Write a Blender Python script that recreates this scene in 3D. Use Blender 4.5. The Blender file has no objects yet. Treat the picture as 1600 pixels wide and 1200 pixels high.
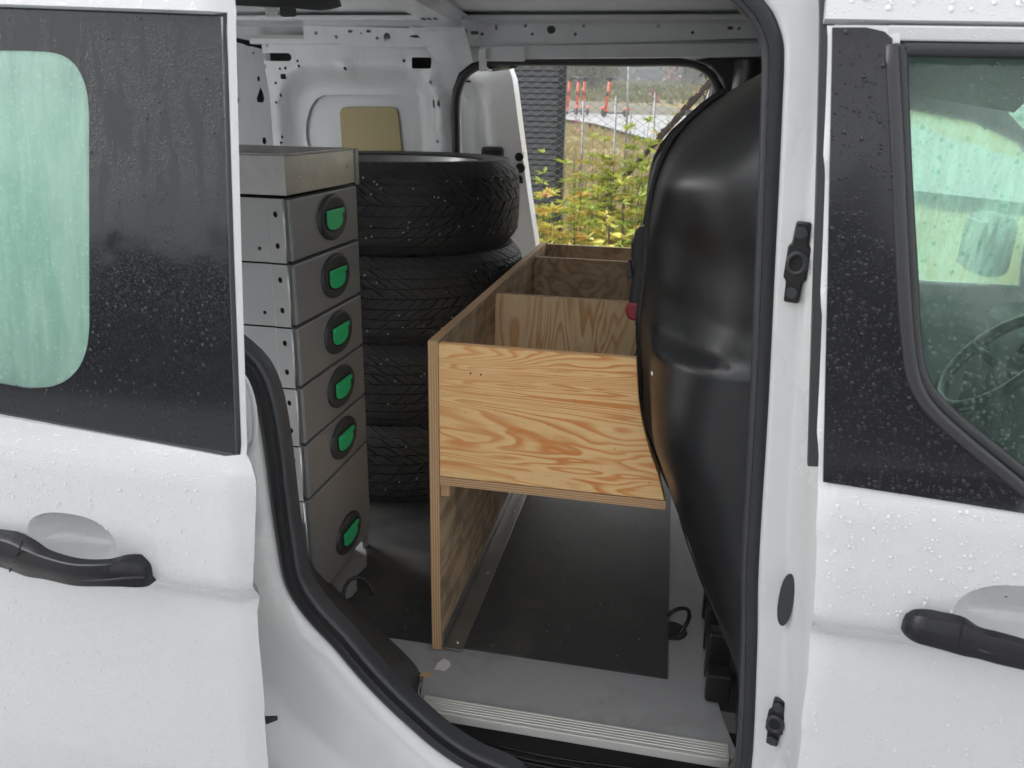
import bpy, bmesh, math, random
from math import sin, cos, pi, radians, sqrt, atan2, hypot
from mathutils import Vector, Matrix
from mathutils.geometry import delaunay_2d_cdt
from mathutils.bvhtree import BVHTree
from mathutils.kdtree import KDTree
random.seed(7)
C = bpy.context.scene.collection
SC = bpy.context.scene

# ------------------------------------------------------------------ camera
# image axes of the solved camera, written in the van's axes (X to the van's nose, Y across it, Z up)
F = 1240.0
_n = lambda v: Vector(v).normalized()
vZ = _n((-78, 3650, 1240)); _y = Vector((268, -410, 1240)); vY = (_y - vZ * _y.dot(vZ)).normalized()
vX = vZ.cross(vY)
if vX[0] < 0: vX = -vX
CAM = Vector((0, 0, 1.55))
def ray(px, py):
    d = Vector((px - 800, py - 600, F)); return Vector((d.dot(vX), d.dot(vY), -d.dot(vZ)))
def atY(px, py, Y): r = ray(px, py); return CAM + r * (Y / r[1])
def atZ(px, py, Z): r = ray(px, py); return CAM + r * ((Z - CAM[2]) / r[2])
def atX(px, py, X): r = ray(px, py); return CAM + r * (X / r[0])
cd = bpy.data.cameras.new('camera'); cam = bpy.data.objects.new('camera', cd); C.objects.link(cam)
rt = Vector((vX[0], vY[0], -vZ[0])); dn = Vector((vX[1], vY[1], -vZ[1])); fw = Vector((vX[2], vY[2], -vZ[2]))
M3 = Matrix((rt, -dn, -fw)).transposed()
cam.matrix_world = Matrix.Translation(CAM) @ M3.to_4x4()
cd.sensor_width = 36; cd.lens = 36 * F / 1600; cd.clip_start = .02; cd.clip_end = 2000
cd.dof.use_dof = True; cd.dof.focus_distance = 1.35; cd.dof.aperture_fstop = 9.0
SC.camera = cam

# ------------------------------------------------------------------ sky, sun, exposure
W = bpy.data.worlds.new('World'); SC.world = W; W.use_nodes = True
wn = W.node_tree.nodes; wl = W.node_tree.links
sky = wn.new('ShaderNodeTexSky'); sky.sky_type = 'NISHITA'; sky.sun_disc = False
SUN_EL, SUN_AZ = radians(32), radians(300)
sky.sun_elevation = SUN_EL; sky.sun_rotation = SUN_AZ; sky.dust_density = 4.0; sky.air_density = 1.0
hs = wn.new('ShaderNodeHueSaturation'); hs.inputs['Saturation'].default_value = .06
wl.new(sky.outputs[0], hs.inputs['Color']); wl.new(hs.outputs[0], wn['Background'].inputs[0])
wn['Background'].inputs[1].default_value = .11
sd = bpy.data.lights.new('sun', 'SUN'); sd.energy = 1.5; sd.angle = radians(90); sd.color = (.98, .99, 1)
so = bpy.data.objects.new('sun', sd); C.objects.link(so)
sdir = Vector((sin(SUN_AZ) * cos(SUN_EL), cos(SUN_AZ) * cos(SUN_EL), sin(SUN_EL)))
so.rotation_euler = sdir.to_track_quat('Z', 'Y').to_euler()
so.location = (0, -3, 6)
SC.view_settings.view_transform = 'Standard'; SC.view_settings.look = 'None'
SC.view_settings.exposure = 2.16; SC.view_settings.gamma = 1
SC.cycles.max_bounces = 12; SC.cycles.diffuse_bounces = 6; SC.cycles.transparent_max_bounces = 16
SC.cycles.use_denoising = True

# ------------------------------------------------------------------ node helper + materials
class N:
    def __init__(s, name):
        s.m = bpy.data.materials.new(name); s.m.use_nodes = True; s.t = s.m.node_tree
        s.b = s.t.nodes['Principled BSDF']; s.out = s.t.nodes['Material Output']
    def add(s, typ, ins=None, **kw):
        n = s.t.nodes.new(typ)
        for k, v in kw.items(): setattr(n, k, v)
        for k, v in (ins or {}).items(): s.set(n.inputs[k], v)
        return n
    def set(s, sock, v):
        if isinstance(v, bpy.types.NodeSocket): s.t.links.new(v, sock)
        elif isinstance(v, bpy.types.Node): s.t.links.new(v.outputs[0], sock)
        else:
            if isinstance(v, (tuple, list)) and sock.type == 'RGBA' and len(v) == 3: v = (*v, 1)
            sock.default_value = v
    def p(s, **kw):
        for k, v in kw.items(): s.set(s.b.inputs[k.replace('_', ' ')], v)
        return s
    def co(s, scale=(1, 1, 1), rot=(0, 0, 0), loc=(0, 0, 0)):
        g = s.add('ShaderNodeNewGeometry')
        return s.add('ShaderNodeMapping', {'Vector': g.outputs['Position'], 'Scale': scale, 'Rotation': rot, 'Location': loc}).outputs[0]
    def noise(s, vec, scale, det=3, rough=.5, dist=0):
        return s.add('ShaderNodeTexNoise', {'Vector': vec, 'Scale': scale, 'Detail': det, 'Roughness': rough, 'Distortion': dist}).outputs[0]
    def vor(s, vec, scale, feature='F1', rnd=1.0):
        return s.add('ShaderNodeTexVoronoi', {'Vector': vec, 'Scale': scale, 'Randomness': rnd}, feature=feature)
    def math(s, op, a, b=0.0, clamp=False):
        n = s.add('ShaderNodeMath', operation=op, use_clamp=clamp); s.set(n.inputs[0], a); s.set(n.inputs[1], b); return n.outputs[0]
    def ramp(s, fac, stops, interp='LINEAR'):
        r = s.add('ShaderNodeValToRGB', {'Fac': fac}); e = r.color_ramp; e.interpolation = interp
        while len(e.elements) < len(stops): e.elements.new(.5)
        for el, (p, c) in zip(e.elements, stops):
            el.position = p; el.color = (c, c, c, 1) if isinstance(c, (int, float)) else (*c, 1)
        return r.outputs[0]
    def mix(s, fac, a, b):
        n = s.add('ShaderNodeMix', data_type='RGBA'); s.set(n.inputs[0], fac); s.set(n.inputs[6], a); s.set(n.inputs[7], b); return n.outputs[2]
    def bump(s, h, strength=.3, dist=.01, nrm=None):
        n = s.add('ShaderNodeBump', {'Height': h, 'Strength': strength, 'Distance': dist})
        if nrm is not None: s.set(n.inputs['Normal'], nrm)
        return n.outputs[0]

def drops(n, vec, scale, thr):
    """height of small water beads: domes round random points, most cells left empty"""
    v = n.vor(vec, scale)
    sel = n.math('GREATER_THAN', n.add('ShaderNodeSeparateColor', {'Color': v.outputs['Color']}).outputs[0], thr)
    dome = n.math('SUBTRACT', .38, v.outputs['Distance'], True)
    dome = n.math('POWER', n.math('MULTIPLY', dome, 2.6), .5)
    return n.math('MULTIPLY', dome, sel)

MT = {}
def mat_paint():
    n = N('white_paint'); v = n.co()
    n1 = n.noise(v, 3, 4); n2 = n.noise(v, 45, 3)
    col = n.mix(n.math('MULTIPLY', n.ramp(n1, [(.45, 0), (.75, 1)]), .25), (.70, .705, .715), (.62, .62, .615))
    d = n.math('ADD', drops(n, v, 240, .72), n.math('MULTIPLY', drops(n, v, 480, .6), .5))
    n.p(Base_Color=col, Roughness=n.math('ADD', n.math('MULTIPLY', n2, .1), .2), Coat_Weight=.8, Coat_Roughness=.04,
        Normal=n.bump(d, .35, .0012), Coat_Normal=n.bump(d, .6, .0012))
    return n.m
def mat_paint_dry(name, c, r=.32, coat=.5, dirt=.35):
    n = N(name); v = n.co(); n1 = n.noise(v, 5, 5, .6); n2 = n.noise(n.co((1, 1, .35)), 14, 5, .65, 1.2)
    dm = n.math('MULTIPLY', n.ramp(n2, [(.52, 0), (.72, 1)]), dirt)
    col = n.mix(dm, c, tuple(x * .72 for x in c))
    col = n.mix(n.math('MULTIPLY', n.ramp(n1, [(.4, 0), (.7, 1)]), .25), col, tuple(x * y for x, y in zip(c, (.86, .84, .8))))
    n.p(Base_Color=col, Roughness=n.math('ADD', n.math('MULTIPLY', n1, .2), r - .1), Coat_Weight=coat, Coat_Roughness=.12,
        Normal=n.bump(n1, .05, .01))
    return n.m
def mat_plain(name, c, r=.5, metal=0, bumpscale=0, bs=.1, coat=0, var=.12, spec=.5):
    n = N(name); v = n.co(); n1 = n.noise(v, 9, 5, .6); n2 = n.noise(v, bumpscale or 60, 3)
    n.p(Base_Color=n.mix(n1, tuple(x * (1 - var) for x in c), tuple(min(1, x * (1 + var)) for x in c)), Metallic=metal,
        Roughness=n.math('ADD', n.math('MULTIPLY', n1, .16), r - .08), Coat_Weight=coat, Coat_Roughness=.1, Specular_IOR_Level=spec)
    if bumpscale: n.p(Normal=n.bump(n2, bs, .004))
    return n.m
def mat_blackglass():
    # ceramic-printed black glass under rain: beads, and wide films where the beads have run together
    n = N('black_printed_glass'); v = n.co()
    streak = n.noise(n.co((60, 60, 3.2)), 1.0, 3, .55, .3); big = n.noise(n.co((2.2, 2.2, 1.6)), 2.2, 2)
    film = n.ramp(n.math('ADD', streak, n.math('MULTIPLY', big, .55)), [(.74, 0), (.79, 1)])
    zz = n.add('ShaderNodeSeparateXYZ', {'Vector': n.co()}).outputs[2]
    film = n.math('MULTIPLY', film, n.ramp(zz, [(0, 0), (1, 1)]) if False else n.math('MULTIPLY', n.math('SUBTRACT', zz, 1.36), 14, True), True)
    beads = n.math('ADD', drops(n, v, 620, .2), n.math('MULTIPLY', drops(n, v, 300, .72), 1.2))
    h = n.math('MULTIPLY', beads, n.math('SUBTRACT', 1, film))
    n.p(Base_Color=n.mix(film, (.014, .015, .018), (.011, .012, .014)), Roughness=n.mix(film, (.07, .07, .07), (.04, .04, .04)),
        Specular_IOR_Level=.6, Normal=n.bump(h, n.math('ADD', n.math('MULTIPLY', n.math('MULTIPLY', n.math('SUBTRACT', zz, 1.30), 5, True), .34), .10), .0011))
    return n.m
def mat_blackgloss():
    n = N('black_gloss_wet'); v = n.co()
    h = n.math('ADD', drops(n, v, 170, .72), n.math('MULTIPLY', drops(n, v, 380, .55), .5))
    n.p(Base_Color=(.016, .016, .019), Roughness=.10, Specular_IOR_Level=.5, Normal=n.bump(h, .3, .0018)); return n.m
def mat_glass(name, tint, fog=.12, streaky=True, rough=.0):
    n = N(name); v = n.co()
    tr = n.add('ShaderNodeBsdfTransparent', {'Color': tint})
    df = n.add('ShaderNodeBsdfDiffuse', {'Color': tuple(min(1, x * 1.02) for x in (.62, .90, .77))})
    tl = n.add('ShaderNodeBsdfTranslucent', {'Color': (.68, .95, .83)})
    fg = n.add('ShaderNodeMixShader', {0: .6}); n.set(fg.inputs[1], df.outputs[0]); n.set(fg.inputs[2], tl.outputs[0])
    d = n.math('ADD', drops(n, v, 330, .45), n.math('MULTIPLY', drops(n, v, 160, .7), 1.3))
    nm = n.bump(d, .35, .0018)
    gl = n.add('ShaderNodeBsdfGlossy', {'Color': (1, 1, 1), 'Roughness': .03, 'Normal': nm})
    fr = n.add('ShaderNodeFresnel', {'IOR': 1.45, 'Normal': nm})
    st = n.noise(n.co((45, 45, 2.5)), 1, 3, .5, .4)
    fogf = n.math('ADD', n.math('MULTIPLY', n.ramp(st, [(.4, 0), (.65, 1)]), fog * .5), fog * .75)
    fogf = n.math('ADD', fogf, n.math('MULTIPLY', d, .10), True)
    m1 = n.add('ShaderNodeMixShader', {0: fogf}); n.set(m1.inputs[1], tr.outputs[0]); n.set(m1.inputs[2], fg.outputs[0])
    m2 = n.add('ShaderNodeMixShader', {0: fr.outputs[0]}); n.set(m2.inputs[1], m1.outputs[0]); n.set(m2.inputs[2], gl.outputs[0])
    n.t.links.new(m2.outputs[0], n.out.inputs[0]); return n.m
def mat_ply(name, light, dark, axis, k=9.0, stretch=.09, scale=7.0, wear=.0, seed=0):
    """rotary-cut veneer: contour bands of a noise drawn out along the grain"""
    sc = [1, 1, 1]; sc[axis] = stretch
    n = N(name); v = n.co(tuple(sc), loc=(seed * 1.7, seed * 2.3, seed))
    f = n.noise(v, scale, 3, .45, .8); fine = n.noise(v, scale * 26, 3, .7)
    ring = n.math('FRACT', n.math('MULTIPLY', f, k))
    band = n.ramp(ring, [(0, 0), (.38, .08), (.66, .85), (.84, 1), (.95, .15), (1, 0)])
    big = n.noise(n.co(), 5, 3); band = n.math('MULTIPLY', band, n.math('ADD', n.math('MULTIPLY', big, 1.5), .1), True)
    col = n.mix(band, light, dark)
    col = n.mix(n.math('MULTIPLY', n.ramp(fine, [(.35, 1), (.6, 0)]), .35), col, tuple(x * .74 for x in light))
    if wear:
        w = n.noise(n.co(), 11, 5, .7, .8)
        col = n.mix(n.math('MULTIPLY', n.ramp(w, [(.42, 0), (.66, 1)]), wear), col, (.13, .105, .08))
    sp = n.noise(n.co(), 130, 2)
    col = n.mix(n.math('MULTIPLY', n.ramp(sp, [(.70, 0), (.76, 1)]), .5), col, (.2, .12, .06))
    n.p(Base_Color=col, Roughness=.62, Specular_IOR_Level=.3, Normal=n.bump(n.math('ADD', fine, n.math('MULTIPLY', band, .5)), .25, .0015))
    return n.m
def mat_plyedge(name='plywood_edge', ax=0):
    n = N(name); g = n.add('ShaderNodeNewGeometry')
    fine = n.noise(n.co(), 320, 3, .7); wob = n.noise(n.co(), 20, 2)
    # plies follow the sheet's thickness: X for the upright sheets seen end-on
    sx = n.add('ShaderNodeSeparateXYZ', {'Vector': g.outputs['Position']})
    w = n.math('FRACT', n.math('MULTIPLY', n.math('ADD', sx.outputs[ax], n.math('MULTIPLY', wob, .002)), 230))
    col = n.mix(n.ramp(w, [(0, 0), (.45, .15), (.55, 1), (1, .8)]), (.60, .40, .22), (.36, .20, .10))
    col = n.mix(n.math('MULTIPLY', fine, .4), col, (.42, .25, .12))
    n.p(Base_Color=col, Roughness=.75, Normal=n.bump(fine, .4, .002)); return n.m
def mat_sheetmetal():
    n = N('grey_lacquered_steel'); v = n.co(); n1 = n.noise(v, 4, 4, .6); n2 = n.noise(n.co((1, 1, .15)), 90, 3); n3 = n.noise(v, 900, 2)
    n.p(Base_Color=n.mix(n1, (.28, .285, .29), (.36, .365, .37)), Metallic=.45, Specular_IOR_Level=.4,
        Roughness=n.math('ADD', n.math('MULTIPLY', n1, .12), .36), Normal=n.bump(n3, .06, .002)); return n.m
def mat_galv():
    n = N('galvanised_steel'); v = n.co(); n1 = n.noise(v, 13, 6, .7, 1.0); n2 = n.noise(v, 40, 4, .7)
    n.p(Base_Color=n.mix(n1, (.30, .30, .30), (.58, .58, .57)), Metallic=.85, Roughness=n.math('ADD', n.math('MULTIPLY', n2, .3), .18), Normal=n.bump(n1, .05, .004)); return n.m
def mat_floor():
    n = N('grey_phenolic_board'); v = n.co(); a = n.noise(v, 26, 4, .6); b = n.noise(n.co((1, .06, 1), rot=(0, 0, .5)), 160, 3, .7); c = n.noise(v, 6, 5, .65, .6)
    w = n.noise(v, 75, 3)
    col = n.mix(a, (.29, .293, .30), (.36, .363, .37))
    col = n.mix(n.math('MULTIPLY', n.ramp(b, [(.68, 0), (.76, 1)]), .30), col, (.30, .30, .30))
    col = n.mix(n.math('MULTIPLY', n.ramp(c, [(.5, 0), (.75, 1)]), .5), col, (.13, .125, .12))
    n.p(Base_Color=col, Roughness=n.math('ADD', n.math('MULTIPLY', c, .25), .3), Normal=n.bump(w, .12, .003)); return n.m
def mat_rubbermat():
    n = N('black_rubber_mat'); v = n.co(); d = n.noise(v, 6, 6, .72, .8); f = n.noise(n.co((1, .5, 1)), 160, 3, .7); sp = n.vor(v, 130)
    sel = n.math('GREATER_THAN', n.add('ShaderNodeSeparateColor', {'Color': sp.outputs['Color']}).outputs[0], .975)
    dot = n.math('MULTIPLY', n.math('LESS_THAN', sp.outputs['Distance'], .22), sel)
    rib = n.math('SINE', n.math('MULTIPLY', n.add('ShaderNodeSeparateXYZ', {'Vector': n.co()}).outputs[1], 1900))
    col = n.mix(n.ramp(d, [(.45, 0), (.8, 1)]), (.024, .024, .026), (.085, .082, .074))
    col = n.mix(n.math('MULTIPLY', n.ramp(f, [(.60, 0), (.72, 1)]), .22), col, (.11, .10, .09))
    col = n.mix(n.math('MULTIPLY', dot, .6), col, (.42, .40, .36))
    n.p(Base_Color=col, Roughness=n.math('ADD', n.math('MULTIPLY', d, .25), .38), Normal=n.bump(rib, .12, .0015)); return n.m
def mat_tyre():
    n = N('tyre_rubber'); v = n.co(); a = n.noise(v, 12, 5, .65); f = n.noise(v, 420, 2)
    n.p(Base_Color=n.mix(a, (.013, .013, .014), (.034, .033, .032)), Roughness=n.math('ADD', n.math('MULTIPLY', a, .25), .42), Normal=n.bump(f, .15, .001)); return n.m
def mat_blackplastic():
    n = N('black_moulded_plastic'); v = n.co(); a = n.noise(v, 7, 6, .68, .6); g = n.noise(v, 900, 2); s = n.noise(n.co((1, 1, .12), rot=(.4, .2, 0)), 120, 3, .7)
    col = n.mix(n.ramp(a, [(.45, 0), (.75, 1)]), (.008, .0085, .0095), (.017, .0175, .019))
    col = n.mix(n.math('MULTIPLY', n.ramp(s, [(.68, 0), (.78, 1)]), .25), col, (.09, .09, .09))
    n.p(Base_Color=col, Roughness=n.math('ADD', n.math('MULTIPLY', a, .25), .20), Specular_IOR_Level=.5, Normal=n.bump(n.math('ADD', g, n.math('MULTIPLY', n.noise(v, 14, 3), 3)), .12, .0008)); return n.m
def mat_leaf(name, cols):
    n = N(name); oi = n.add('ShaderNodeNewGeometry'); r = n.ramp(oi.outputs['Random Per Island'], [(i / max(1, len(cols) - 1), c) for i, c in enumerate(cols)])
    n.p(Base_Color=r, Roughness=.5, Specular_IOR_Level=.35)
    tl = n.add('ShaderNodeBsdfTranslucent', {'Color': r}); mx = n.add('ShaderNodeMixShader', {0: .3})
    n.set(mx.inputs[1], n.b.outputs[0]); n.set(mx.inputs[2], tl.outputs[0]); n.t.links.new(mx.outputs[0], n.out.inputs[0]); return n.m
def mat_ground(name, stops, scale, rough=.9, bs=.3):
    n = N(name); v = n.co(); a = n.noise(v, scale, 6, .65, .4); b = n.noise(v, scale * 14, 3, .6)
    n.p(Base_Color=n.ramp(n.math('ADD', n.math('MULTIPLY', a, .75), n.math('MULTIPLY', b, .25)), stops), Roughness=rough, Normal=n.bump(b, bs, .02)); return n.m

MT.update(
    paint=mat_paint(), inner=mat_paint_dry('grey_white_inner_paint', (.77, .78, .80), .36, .5), jamb=mat_paint_dry('white_jamb_paint', (.70, .705, .71), .26, .8, .25),
    farpaint=mat_paint_dry('white_door_paint', (.84, .85, .86), .28, .7, .15),
    frit=mat_blackglass(), gloss=mat_blackgloss(),
    glass=mat_glass('green_tinted_wet_glass', (.58, .97, .82), .5), glass2=mat_glass('fogged_green_glass', (.66, .90, .79), .15),
    clear=mat_glass('clear_fogged_glass', (.84, .97, .91), .42),
    rubber=mat_plain('black_rubber', (.03, .031, .034), .42, 0, 300, .12), seal=mat_plain('door_seal_rubber', (.022, .023, .026), .36, 0, 500, .15),
    seal2=mat_plain('grey_seal_lip', (.050, .052, .060), .45, 0, 90, .25, 0, .3),
    trim=mat_plain('dark_grey_trim_plastic', (.055, .055, .057), .5, 0, 700, .15), blackp=mat_blackplastic(),
    satin=mat_plain('satin_black_plastic', (.011, .011, .0125), .30, 0, 800, .06, 0, .12, .4), lighttrim=mat_plain('satin_window_moulding', (.035, .035, .04), .32, 0, 600, .1),
    steel=mat_sheetmetal(), galv=mat_galv(), bezel=mat_plain('charcoal_plastic', (.035, .036, .039), .4, 0, 500, .1),
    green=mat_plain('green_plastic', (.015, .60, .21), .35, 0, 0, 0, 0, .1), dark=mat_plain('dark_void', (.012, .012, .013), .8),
    alu=mat_plain('aluminium_nosing', (.72, .72, .68), .34, .45, 200, .08), alu2=mat_plain('dirty_aluminium_angle', (.34, .33, .31), .38, .85, 60, .2, 0, .3),
    plyF=mat_ply('fir_plywood_front', (.86, .56, .26), (.66, .225, .05), 0, 30, .085, 12.0, 0, 1.3),
    plyD=mat_ply('fir_plywood_divider', (.88, .66, .40), (.66, .34, .13), 2, 17, .15, 9, .08, 2.2),
    plyS=mat_ply('worn_plywood_side', (.70, .53, .34), (.48, .30, .16), 1, 9, .10, 6.5, .6, 3.1),
    plyE=mat_plyedge(), plyB=mat_plyedge('plywood_edge_flat', 2), screw=mat_plain('zinc_screw', (.6, .6, .58), .3, 1), floor=mat_floor(), mat=mat_rubbermat(), tyre=mat_tyre(),
    rim=mat_plain('alloy_rim', (.42, .42, .43), .3, .9, 0), hard=mat_plain('brown_hardboard', (.46, .37, .17), .45, 0, 40, .1, .2, .12),
    paper=mat_plain('paper_scrap', (.66, .60, .60), .7), red=mat_plain('dark_red_plastic', (.30, .012, .02), .3),
    slat=mat_plain('anthracite_slat', (.075, .078, .085), .4, .2), wire=mat_plain('galvanised_wire', (.24, .245, .25), .45, .6), post=mat_plain('galvanised_post', (.30, .31, .31), .5, .5),
    orange=mat_plain('orange_paint', (.75, .095, .025), .4), asphalt=mat_ground('wet_asphalt', [(.3, .035), (.7, .06)], 3, .35, .15), pave=mat_ground('pale_concrete_pavement', [(.3, .22), (.7, .29)], 3, .5, .15),
    path=mat_ground('wet_pale_path', [(.3, .16), (.7, .21)], 2, .45, .05), conc=mat_ground('concrete_wall', [(.3, (.46, .43, .34)), (.7, (.56, .53, .44))], 2, .85, .15),
    soil=mat_ground('meadow_soil', [(.3, (.17, .135, .055)), (.55, (.25, .195, .08)), (.75, (.14, .14, .05))], 1.2, .95, .4),
    carp=mat_plain('far_car_paint', (.035, .042, .048), .3, .3, 0, 0, .6), white=mat_plain('white_plastic', (.78, .78, .78), .4),
    bark=mat_plain('brown_bark', (.07, .05, .035), .85, 0, 80, .5), vine=mat_plain('dry_vine', (.045, .028, .024), .85, 0, 90, .5),
    dash=mat_plain('dashboard_plastic', (.02, .02, .021), .55, 0, 500, .2), seat=mat_plain('seat_fabric', (.03, .03, .033), .9, 0, 700, .4), liner=mat_plain('headliner', (.42, .43, .42), .9),
    waterw=mat_plain('water_bead_on_white', (.80, .80, .80), .1, 0, 0, 0, 1, .0, .7), waterb=mat_plain('water_bead_on_black', (.022, .022, .025), .2, 0, 0, 0, 0, 0, .45),
    pink=mat_plain('pink_petal', (.55, .10, .30), .6))
MT['waterg'] = mat_glass('water_bead_on_glass', (.72, .9, .82), .10)

# ------------------------------------------------------------------ mesh builder
BASE = {}
class MB:
    def __init__(s): s.v = []; s.f = []
    def addv(s, pts): i = len(s.v); s.v += [tuple(p) for p in pts]; return i
    def box(s, a, b):
        (x0, y0, z0), (x1, y1, z1) = a, b
        i = s.addv([(x, y, z) for z in (z0, z1) for y in (y0, y1) for x in (x0, x1)])
        s.f += [[i + k for k in q] for q in ((0, 2, 3, 1), (4, 5, 7, 6), (0, 1, 5, 4), (2, 6, 7, 3), (0, 4, 6, 2), (1, 3, 7, 5))]; return s
    def obox(s, c, ax, ay, az):
        """box from a centre and three half-axis vectors"""
        c, ax, ay, az = map(Vector, (c, ax, ay, az))
        i = s.addv([c + ax * x + ay * y + az * z for z in (-1, 1) for y in (-1, 1) for x in (-1, 1)])
        s.f += [[i + k for k in q] for q in ((0, 2, 3, 1), (4, 5, 7, 6), (0, 1, 5, 4), (2, 6, 7, 3), (0, 4, 6, 2), (1, 3, 7, 5))]; return s
    def prism(s, poly, d):
        """poly: 3-D points of one face; d: extrusion vector"""
        d = Vector(d); k = len(poly); i = s.addv(poly); s.addv([Vector(p) + d for p in poly])
        s.f += [list(range(i + k - 1, i - 1, -1)), list(range(i + k, i + 2 * k))]
        for a in range(k):
            b = (a + 1) % k; s.f.append([i + a, i + b, i + k + b, i + k + a])
        return s
    def grid(s, fn, nu, nv, closeu=False):
        i = s.addv([fn(a / (nu if closeu else nu - 1), b / (nv - 1)) for a in range(nu) for b in range(nv)])
        for a in range(nu if closeu else nu - 1):
            for b in range(nv - 1):
                a2 = (a + 1) % nu; s.f.append([i + a * nv + b, i + a2 * nv + b, i + a2 * nv + b + 1, i + a * nv + b + 1])
        return s
    def sweep(s, path, prof, up=(0, 0, 1), closed=False, cap=True, scale=None):
        """prof: (side, up) pairs; path points; frames follow the tangent with a fixed up hint"""
        path = [Vector(p) for p in path]; n = len(path); k = len(prof); i = s.addv([]); U0 = Vector(up)
        for a in range(n):
            t = (path[(a + 1) % n] - path[a - 1]) if closed else (path[min(a + 1, n - 1)] - path[max(a - 1, 0)])
            t.normalize(); sd_ = t.cross(U0)
            if sd_.length < 1e-4: sd_ = t.cross(Vector((1, 0, 0.01)))
            sd_.normalize(); uu = sd_.cross(t); q = scale[a] if scale else 1
            s.addv([path[a] + sd_ * (x * q) + uu * (y * q) for x, y in prof])
        for a in range(n if closed else n - 1):
            b = (a + 1) % n
            for c in range(k): d = (c + 1) % k; s.f.append([i + a * k + c, i + a * k + d, i + b * k + d, i + b * k + c])
        if cap and not closed: s.f += [[i + c for c in range(k - 1, -1, -1)], [i + (n - 1) * k + c for c in range(k)]]
        return s
    def tube(s, path, r, n=8, **kw): return s.sweep(path, [(r * cos(2 * pi * c / n), r * sin(2 * pi * c / n)) for c in range(n)], **kw)
    def lathe(s, prof, n=48, c=(0, 0, 0), axis='z', closed=True):
        c = Vector(c); k = len(prof); i = len(s.v)
        for a in range(n):
            t = 2 * pi * a / n
            for r, h in prof:
                p = (r * cos(t), r * sin(t), h)
                if axis == 'x': p = (p[2], p[0], p[1])
                elif axis == 'y': p = (p[0], p[2], p[1])
                s.v.append(tuple(c + Vector(p)))
        for a in range(n):
            b = (a + 1) % n
            for j in range(k if closed else k - 1): l = (j + 1) % k; s.f.append([i + a * k + j, i + b * k + j, i + b * k + l, i + a * k + l])
        return s
    def dome(s, c, nrm, r, h=.5, up=(0, 0, 1), st=1.0, n=8):
        c, nrm = Vector(c), Vector(nrm).normalized(); t = nrm.cross(Vector(up)).normalized(); b = t.cross(nrm) * -1
        i = s.addv([c + (t * cos(2 * pi * a / n) + b * sin(2 * pi * a / n) * st) * (r * q) + nrm * (r * h * z) for q, z in ((1, -.1), (.88, .5), (.5, .87)) for a in range(n)] + [c + nrm * r * h])
        for l in range(2):
            for a in range(n): d = (a + 1) % n; s.f.append([i + l * n + a, i + l * n + d, i + (l + 1) * n + d, i + (l + 1) * n + a])
        for a in range(n): s.f.append([i + 2 * n + a, i + 2 * n + (a + 1) % n, i + 3 * n])
        return s
    def sheet(s, outline, holes, fn, sp=.03):
        """a flat outline with holes, filled with a grid so that fn(u, v) can bend it"""
        vs = []; es = []; s.keep = True
        def loop(pl):
            i = len(vs); out = []
            for a in range(len(pl)):
                p, q = Vector(pl[a]).to_2d(), Vector(pl[(a + 1) % len(pl)]).to_2d(); m = max(1, int((q - p).length / sp))
                out += [p.lerp(q, t / m) for t in range(m)]
            vs.extend(out); es.extend([(i + a, i + (a + 1) % len(out)) for a in range(len(out))])
        loop(outline)
        for h in holes: loop(h)
        x0, x1 = min(p[0] for p in outline), max(p[0] for p in outline); y0, y1 = min(p[1] for p in outline), max(p[1] for p in outline)
        kd = KDTree(len(vs)); [kd.insert((p[0], p[1], 0), k) for k, p in enumerate(vs)]; kd.balance()
        gx = x0 + sp * .5
        while gx < x1:
            gy = y0 + sp * .5
            while gy < y1:
                if kd.find((gx, gy, 0))[2] > sp * .55 and inpoly((gx, gy), outline) and not any(inpoly((gx, gy), h) for h in holes): vs.append(Vector((gx, gy)))
                gy += sp
            gx += sp
        V, _, Fc, *_r = delaunay_2d_cdt(vs, es, [], 0, 1e-6)
        i = s.addv([fn(p[0], p[1]) for p in V])
        for f in Fc:
            if abs((V[f[1]] - V[f[0]]).cross(V[f[2]] - V[f[0]])) < 2e-8: continue
            c = (sum(V[k][0] for k in f) / 3, sum(V[k][1] for k in f) / 3)
            if inpoly(c, outline) and not any(inpoly(c, h) for h in holes): s.f.append([i + k for k in f])
        return s
def inpoly(p, pl):
    x, y = p; r = False; j = len(pl) - 1
    for i in range(len(pl)):
        a, b = pl[i], pl[j]
        if (a[1] > y) != (b[1] > y) and x < (b[0] - a[0]) * (y - a[1]) / (b[1] - a[1]) + a[0]: r = not r
        j = i
    return r
def mk(name, mb, m, parent=None, smooth=False, bevel=0, solid=0, offset=-1, ang=40, seg=2, base=None):
    me = bpy.data.meshes.new(name); b = BASE.get(parent.name, Vector()) if parent else Vector(base or (0, 0, 0))
    me.from_pydata([tuple(Vector(p) - b) for p in mb.v], [], mb.f); me.materials.append(MT[m] if isinstance(m, str) else m)
    if not getattr(mb, 'keep', False): bm = bmesh.new(); bm.from_mesh(me); bmesh.ops.recalc_face_normals(bm, faces=bm.faces); bm.to_mesh(me); bm.free()
    o = bpy.data.objects.new(name, me); C.objects.link(o)
    if parent: o.parent = parent
    else: o.location = b
    BASE[o.name] = b
    if smooth:
        for p in me.polygons: p.use_smooth = True
        if smooth != 'all': me.set_sharp_from_angle(angle=radians(ang))
    if solid: q = o.modifiers.new('s', 'SOLIDIFY'); q.thickness = solid; q.offset = offset
    if solid and smooth: q = o.modifiers.new('e', 'EDGE_SPLIT'); q.split_angle = radians(72)
    if bevel: q = o.modifiers.new('b', 'BEVEL'); q.width = bevel; q.segments = seg; q.limit_method = 'ANGLE'; q.angle_limit = radians(35)
    return o
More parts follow.
